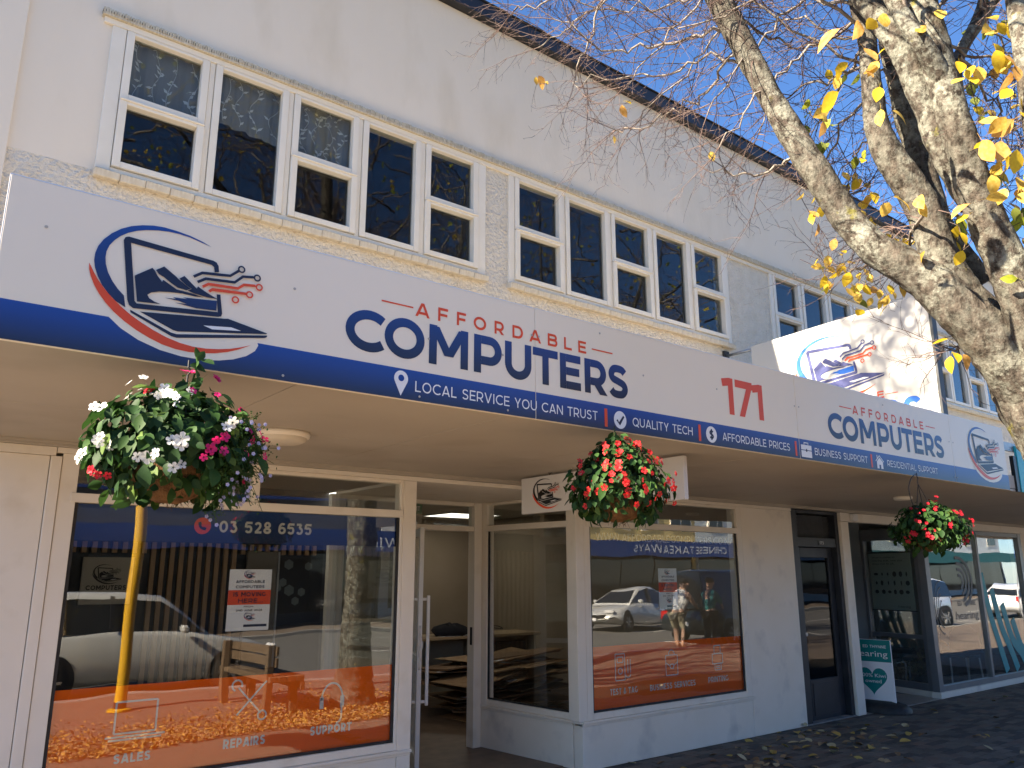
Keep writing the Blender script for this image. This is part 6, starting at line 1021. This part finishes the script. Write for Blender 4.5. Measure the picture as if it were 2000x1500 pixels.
M_tyre = mat('tyre', (.015,.015,.015), None, rough=.8); M_rim = mat('alloy_rim', (.45,.45,.46), None, rough=.3, metal=.8); M_cglass = mat('dark_car_glass', (.012,.014,.016), None, rough=.05, spec=.8); M_lamp = mat('headlamp', (.6,.6,.6), None, rough=.1, spec=.8); M_tail = mat('red_tail_lamp', (.45,.01,.01), None, rough=.15, spec=.8)
def car(x, y, z, heading, yw, L, Wd, low, roof, paint, lab, plate=True, belt=.92):
    """low: list of (x/L, z top of lower body); roof: list of (x/L, z roof) front to back of the glasshouse"""
    e = empty('parked_car', (x, y, z), lab, 'car', 'cars in the street'); e.rotation_euler = (0, 0, yw + (0 if heading > 0 else math.pi)); hw = Wd/2; org = Vector((x,y,z))
    def loft(nm, st, m, sm=True):
        mb = MB(); n = len(st[0]); vs = [p for s in st for p in s]; fs = [(i*n+k, i*n+(k+1)%n, (i+1)*n+(k+1)%n, (i+1)*n+k) for i in range(len(st)-1) for k in range(n)] + [tuple(range(n))[::-1], tuple((len(st)-1)*n+k for k in range(n))]
        mb.add([Vector(v)+org for v in vs], fs); return mb.build(nm, m, e, smooth=sm)
    def ring(X, zl, zt, w): return [(X,-w*.86,zl),(X,-w*.99,zl+.12),(X,-w,zl+(zt-zl)*.45),(X,-w*.97,zt-.10),(X,-w*.90,zt-.02),(X,-w*.6,zt),(X,w*.6,zt),(X,w*.90,zt-.02),(X,w*.97,zt-.10),(X,w,zl+(zt-zl)*.45),(X,w*.99,zl+.12),(X,w*.86,zl)]
    st = []
    for f, zt in low:
        X = (f-.5)*L; w = hw*(1-.22*max(0, abs(f-.5)*2-.8)/.2); st.append(ring(X, .22 if .04 < f < .96 else .34, zt, w))
    loft('body', st, paint)
    zb = belt-.06; gs = []
    def gw(zr): return hw*.90 - (zr-zb)*.30
    xs_ = [((f-.5)*L, zr) for f, zr in roof]
    for X, zr in xs_: w1, w0 = gw(zr), hw*.90; gs.append([(X,-w0,zb),(X,-w1,max(zr-.05,zb+.001)),(X,-w1*.86,zr),(X,w1*.86,zr),(X,w1,max(zr-.05,zb+.001)),(X,w0,zb)])
    loft('glasshouse', gs, paint)
    # side windows, windscreen, rear glass
    for sg in (-1, 1):
        top = []; bot = []
        for (X, zr) in xs_[1:-1]:
            zt = zr-.09; top.append(Vector((X, sg*(gw(zt)+.012), zt)))
        X0, X1 = xs_[0][0], xs_[-1][0]; q0 = X0+(xs_[1][0]-X0)*.15; q1 = X1+(xs_[-2][0]-X1)*.25
        poly = [Vector((q0, sg*(hw*.90+.006), belt))] + top + [Vector((q1, sg*(hw*.90+.006), belt))]
        MB().poly([v+org for v in poly]).build('side_window', M_cglass, e, fix=False)
        mid = (q0+q1)/2; MB().obox(org+Vector((mid, sg*(hw*.90-.02), (belt+xs_[2][1])/2)), (.03,0,0), (0,.028,0), (0,-.15*(xs_[2][1]-belt)*sg,(xs_[2][1]-belt)/2-.05)).build('door_pillar', M_black, e)
        MB().obox(org+Vector((X0*0+q0-.35*(1 if q0 > 0 else -1)*1, sg*(hw+.07), belt+.04)), (.06,0,0), (0,.08,0), (0,0,.055)).build('wing_mirror', paint, e, .03)
        for f in (.2, .81):
            c = org+Vector(((f-.5)*L, sg*(hw-.09), .315)); w = empty('wheel', c, parent=e); MB().lathe([(.20,-.10),(.30,-.10),(.315,-.07),(.315,.07),(.30,.10),(.20,.10)], c, 28, 'y').build('tyre', M_tyre, w, smooth=True)
            mb = MB().lathe([(.205,-.02),(.205,.02),(0,.0)], c+Vector((0,sg*.06,0)), 24, 'y')
            for s_ in range(6): a = s_*math.pi/3; mb.obox(c+Vector((.11*math.cos(a), sg*.088, .11*math.sin(a))), (.09*math.cos(a),0,.09*math.sin(a)), (0,.012,0), (-.02*math.sin(a),0,.02*math.cos(a)))
            mb.build('rim', M_rim, w)
            MB().lathe([(.37,.0),(.0,.001)], org+Vector(((f-.5)*L, sg*(hw+.004), .335)), 28, 'y').build('wheel_arch', M_black, e)
    def screen(a, b, nm):
        (Xa, za), (Xb, zb2) = a, b; wa, wb = hw*.80, gw(zb2)*.84; d = Vector((zb2-za, 0, -(Xb-Xa))).normalized()*.012; d = d if d.z > 0 else -d
        pts = [Vector((Xa+(Xb-Xa)*.1, -wa, za+(zb2-za)*.1)), Vector((Xa+(Xb-Xa)*.9, -wb, za+(zb2-za)*.9)), Vector((Xa+(Xb-Xa)*.9, wb, za+(zb2-za)*.9)), Vector((Xa+(Xb-Xa)*.1, wa, za+(zb2-za)*.1))]
        MB().poly([p+d+org for p in pts]).build(nm, M_cglass, e, fix=False)
    screen(xs_[0], xs_[1], 'windscreen'); screen(xs_[-1], xs_[-2], 'rear_window')
    for sg in (-1, 1):
        MB().obox(org+Vector((L*.478, sg*hw*.66, .66)), (.05,0,0), (0,.17,0), (0,0,.065)).build('headlight', M_lamp, e, .03); MB().obox(org+Vector((-L*.482, sg*hw*.74, .80)), (.035,0,0), (0,.11,0), (0,0,.13)).build('tail_light', M_tail, e, .02)
    MB().obox(org+Vector((L*.496, 0, .50)), (.02,0,0), (0,.5,0), (0,0,.07)).build('grille', M_black, e)
    if plate: MB().obox(org+Vector((L*.507, 0, .42)), (.006,0,0), (0,.18,0), (0,0,.05)).build('number_plate', M_white, e); MB().obox(org+Vector((-L*.503, 0, .55)), (.006,0,0), (0,.18,0), (0,0,.05)).build('number_plate', M_white, e)
    for f in (.36, .60): MB().obox(org+Vector(((f-.5)*L, -hw-.003, .80)), (.08,0,0), (0,.015,0), (0,0,.014)).build('door_handle', paint, e)
    return e
P_sil = mat('silver_car_paint', (.54,.54,.52), None, rough=.32, metal=.2, coat=1); P_whi = mat('white_car_paint', (.74,.75,.76), None, rough=.25, coat=1); P_dark = mat('dark_teal_van_paint', (.02,.03,.035), None, rough=.25, coat=1)
LOWS = [(0,.60),(.02,.86),(.08,.93),(.35,.94),(.66,.94),(.74,.90),(.88,.78),(.97,.62),(1,.5)]; ROOF = [(.73,.90),(.55,1.40),(.42,1.48),(.25,1.46),(.10,1.28),(.03,.92)]
car(3.55, -8.85, -.13, 1, 0, 4.4, 1.76, [(p, q*1.08) for p, q in LOWS], [(p, q*1.10) for p, q in ROOF], P_sil, 'silver hatchback parked at the kerb, mirrored in the left shop window', belt=1.0)
LOWD = [(0,.62),(.02,.92),(.18,.96),(.35,.94),(.66,.92),(.74,.88),(.9,.76),(.97,.62),(1,.5)]; ROOFD = [(.74,.88),(.57,1.36),(.45,1.42),(.33,1.40),(.22,1.2),(.15,.95)]
car(20.9, -14.3, -.13, -1, R(-12), 4.5, 1.76, LOWD, ROOFD, P_sil, 'silver sedan on the far side of the road, mirrored in the right shop window')
LOWU = [(0,.7),(.02,1.0),(.10,1.06),(.35,1.05),(.66,1.05),(.76,1.03),(.92,.95),(.98,.75),(1,.55)]; ROOFU = [(.75,1.03),(.62,1.62),(.5,1.74),(.2,1.74),(.05,1.60),(.02,1.05)]
car(29.6, -9.1, -.13, -1, 0, 4.9, 1.86, LOWU, ROOFU, P_whi, 'white sport utility car mirrored in the hearing shop side window', belt=1.04); car(40.5, -9.1, -.13, 1, 0, 4.4, 1.76, LOWS, ROOF, P_whi, 'white hatchback mirrored in the far hearing shop pane')
ROOFV = [(.80,1.05),(.70,1.75),(.6,1.93),(.2,1.95),(.03,1.90),(.005,1.05)]
car(20.1, -9.2, -.13, 1, 0, 4.8, 1.9, LOWU, ROOFV, P_dark, 'dark teal van with red tail lamps mirrored in the right shop window', belt=1.04)
# two people behind the van
def person(loc, J, E_, rad, skin, lab, garments, hairc, head, face):
    e = empty('person', loc, lab, 'person'); O = Vector(loc)
    def sk(nm, ids, edges, rs, m, root):
        me = bpy.data.meshes.new(nm); idx = {k: i for i, k in enumerate(ids)}; me.from_pydata([J[k] for k in ids], [(idx[a], idx[b]) for a, b in edges], []); o = bpy.data.objects.new(nm, me); COL.objects.link(o); o.parent = e
        md = o.modifiers.new('Skin', 'SKIN'); md.use_smooth_shade = True; sv = me.skin_vertices[0].data
        for k in ids: sv[idx[k]].radius = (rs[k], rs[k]*.85 if k in ('pelvis','waist','chest') else rs[k]); sv[idx[k]].use_root = (k == root)
        o.modifiers.new('Sub', 'SUBSURF').levels = 2; o.modifiers['Sub'].render_levels = 2; me.materials.append(m); return o
    sk('body', list(J), E_, rad, skin, 'pelvis')
    for nm, ids, m, gr, root in garments: sk(nm, ids, [x for x in E_ if x[0] in ids and x[1] in ids], {k: rad[k]+gr for k in ids}, m, root)
    H = O+Vector(head); f = Vector(face).normalized(); s = f.cross(UZ).normalized()
    mb = MB(); mb.lathe([(.0,-.02),(.06,-.02),(.098,.03),(.102,.07),(.07,.12),(0,.135)], H-f*.018, 16); mb.build('hair', hairc, e, smooth=True)
    for q in (-1, 1): MB().lathe([(0,-.007),(.011,0),(0,.007)], H+f*.098+s*q*.034, 8).build('eye', M_black, e); MB().obox(H+s*q*.10, f*.02, s*.008, UZ*.03).build('ear', skin, e, .006)
    MB().lathe([(.0,.02),(.013,-.015),(.016,-.028),(0,-.032)], H+f*.104-UZ*.012, 8).build('nose', skin, e, smooth=True); MB().obox(H+f*.094-UZ*.06, s*.025, f*.006, UZ*.006).build('mouth', mat('lips', (.35,.14,.12), None) if 'lips' not in MATS else MATS['lips'], e)
    return e
SK = mat('skin', (.50,.30,.21), (.54,.33,.24), 20, .5, .3); C_w = mat('white_cotton', (.70,.69,.66), None, rough=.9); C_k = mat('khaki_cotton', (.36,.32,.22), None, rough=.9); C_t = mat('teal_cotton', (.03,.16,.16), None, rough=.9); C_o = mat('orange_cloth', (.62,.18,.03), None, rough=.9); C_b = mat('black_cotton', (.02,.02,.022), None, rough=.9)
RAD = dict(pelvis=.145,waist=.13,chest=.155,neck=.055,head=.095,crown=.075,sl=.075,el=.05,wl=.036,hl=.04,fl=.02,sr=.075,er=.05,wr=.036,hr=.04,fr=.02,pl=.09,kl=.065,al=.045,tl=.035,pr=.09,kr=.065,ar=.045,tr=.035)
ED = [('pelvis','waist'),('waist','chest'),('chest','neck'),('neck','head'),('head','crown'),('chest','sl'),('sl','el'),('el','wl'),('wl','hl'),('hl','fl'),('chest','sr'),('sr','er'),('er','wr'),('wr','hr'),('hr','fr'),('pelvis','pl'),('pl','kl'),('kl','al'),('al','tl'),('pelvis','pr'),('pr','kr'),('kr','ar'),('ar','tr')]
J1 = dict(pelvis=(0,0,.90),waist=(.08,0,1.06),chest=(.20,0,1.30),neck=(.30,0,1.47),head=(.36,0,1.58),crown=(.38,0,1.66),sl=(.22,.20,1.36),el=(.40,.25,1.12),wl=(.58,.20,1.02),hl=(.65,.19,1.0),fl=(.72,.18,.98),sr=(.22,-.20,1.36),er=(.38,-.25,1.12),wr=(.56,-.22,1.0),hr=(.63,-.21,.98),fr=(.70,-.20,.96),pl=(-.02,.11,.84),kl=(.06,.13,.46),al=(-.05,.14,.07),tl=(.10,.15,.035),pr=(-.02,-.11,.84),kr=(.10,-.13,.47),ar=(.12,-.14,.07),tr=(.28,-.15,.035))
SHIRT = ['waist','chest','sl','el','sr','er']; SHORT = ['pelvis','pl','kl','pr','kr']
person((16.75,-8.6,-.13), J1, ED, RAD, SK, 'person in white t-shirt and khaki shorts leaning into the van', [('shirt', ['pelvis','waist','chest','neck','sl','sr'], C_w, .022, 'chest'), ('shorts', SHORT, C_k, .018, 'pelvis')], M_dark, (.375,0,1.60), (1,0,-.2))
J2 = {k: (v[0]*.35-.02 if k in ('waist','chest','neck','head','crown','sl','sr') else v[0]*.6, v[1], v[2]+(.06 if k in ('neck','head','crown') else .03 if k == 'chest' else 0)) for k, v in J1.items()}
person((17.45,-8.05,-.13), J2, ED, RAD, SK, 'person in dark teal shirt and black trousers beside the van', [('shirt', ['pelvis','waist','chest','neck','sl','el','sr','er'], C_t, .024, 'chest'), ('trousers', ['pelvis','pl','kl','al','pr','kr','ar'], C_b, .018, 'pelvis')], M_dark, (.115,0,1.66), (1,0,0))

# blue parking sign
ps = empty('parking_sign', (37.4,-8.0,0), 'blue parking sign with arrows on a steel pole, mirrored in the hearing shop window', 'sign')
MB().tube([(37.4,-7.95,0),(37.4,-7.95,3.3)], .03, 10).build('pole', M_steel, ps); box('plate', mat('sign_blue', (.01,.12,.55), None, rough=.4), ps, 37.1, 37.7, -7.90, -7.89, 2.35, 3.2, .002)
PY = Vector((0,1,0)); text('lettering', 'P', (37.58,-7.888,2.75), -UX, UZ, PY, .22, .32, .2, M_white, ps); MB().add([(37.25,-7.887,2.5),(37.55,-7.887,2.5),(37.55,-7.887,2.54),(37.25,-7.887,2.54)], [(0,1,2,3)]).add([(37.22,-7.886,2.52),(37.32,-7.886,2.60),(37.32,-7.886,2.44)], [(0,1,2)]).build('arrow', M_white, ps, fix=False)

# buildings across the road
def opposite(x0, x1, h, wallc, canc, lab, txt=None, tcol=None, glassdark=True, up=None, y0=-24.0, band=None):
    e = empty('opposite_building', ((x0+x1)/2, y0, 0), lab, 'building', 'buildings across the road')
    wm = mat('render_%d' % int(x0+100), wallc, tuple(c*.9 for c in wallc), 2, .85, .2); cm = mat('canopy_%d' % int(x0+100), canc, None, rough=.5)
    MB().box(x0, x1, y0-8, y0, 2.9, h).build('upper_wall', wm, e); MB().box(x0, x0+.35, y0-1, y0, 0, 2.9).box(x1-.35, x1, y0-1, y0, 0, 2.9).box(x0+.35, x1-.35, y0-1, y0-.02, 0, .45).build('pier', wm, e)
    MB().box(x0-.1, x1+.1, y0-8, y0+.12, h, h+.18).build('parapet', cm, e); MB().box(x0+.36, x1-.36, y0-6, y0-.3, .1, 2.8).build('shop_interior', M_in_dark, e)
    n = max(2, int((x1-x0)/2.6)); w = (x1-x0-.7)/n
    for k in range(n): box('shop_pane', M_cglass, e, x0+.38+k*w, x0+.32+(k+1)*w, y0-.12, y0-.1, .46, 2.7)
    MB().box(x0, x1, y0+.01, y0+2.9, 2.78, 2.9).build('canopy_deck', M_ceil, e); box('canopy_fascia', cm, e, x0+.02, x1-.02, y0+2.9, y0+2.95, 2.55, 3.3)
    if up:
        for k in range(up):
            c = x0+(x1-x0)*(k+.5)/up; f = empty('window', (c, y0, 4.2), parent=e); box('frame', M_trim, f, c-.75, c+.75, y0+.001, y0+.06, 4.1, 5.4); box('pane', M_cglass, f, c-.68, c-.03, y0+.062, y0+.066, 4.17, 5.33); box('pane', M_cglass, f, c+.03, c+.68, y0+.062, y0+.066, 4.17, 5.33)
    if txt: text('lettering', txt, (x1-.8, y0+2.953, 2.72), -UX, UZ, PY, min(x1-x0-1.6, len(txt)*.42), .36, .16, tcol or M_white, e)
    return e
opposite(-30, -14, 5.5, (.55,.50,.42), (.25,.08,.06), 'cream building across the road, far left', up=4); opposite(-13.9, 2.5, 6.2, (.60,.58,.54), (.08,.09,.10), 'pale two-storey building across the road with charcoal canopy', up=5)
opposite(2.6, 16.4, 4.6, (.07,.07,.075), (.02,.05,.20), 'low charcoal shop across the road with deep blue canopy', 'WINE', None); opposite(16.5, 24.3, 5.2, (.60,.58,.54), (.01,.03,.10), 'white shop across the road with navy canopy', up=3)
opposite(24.4, 36.4, 6.8, (.66,.52,.24), (.01,.06,.24), 'yellow two-storey takeaway across the road with blue canopy', 'CHINESE TAKEAWAYS', up=5); opposite(36.5, 52, 5.6, (.50,.56,.60), (.02,.05,.12), 'pale blue-grey shop across the road with navy canopy', 'WORKWEAR', up=4); opposite(52.1, 78, 5.8, (.58,.64,.68), (.02,.14,.14), 'pale blue shop across the road with dark teal canopy', 'SPORTSWEAR', up=6)
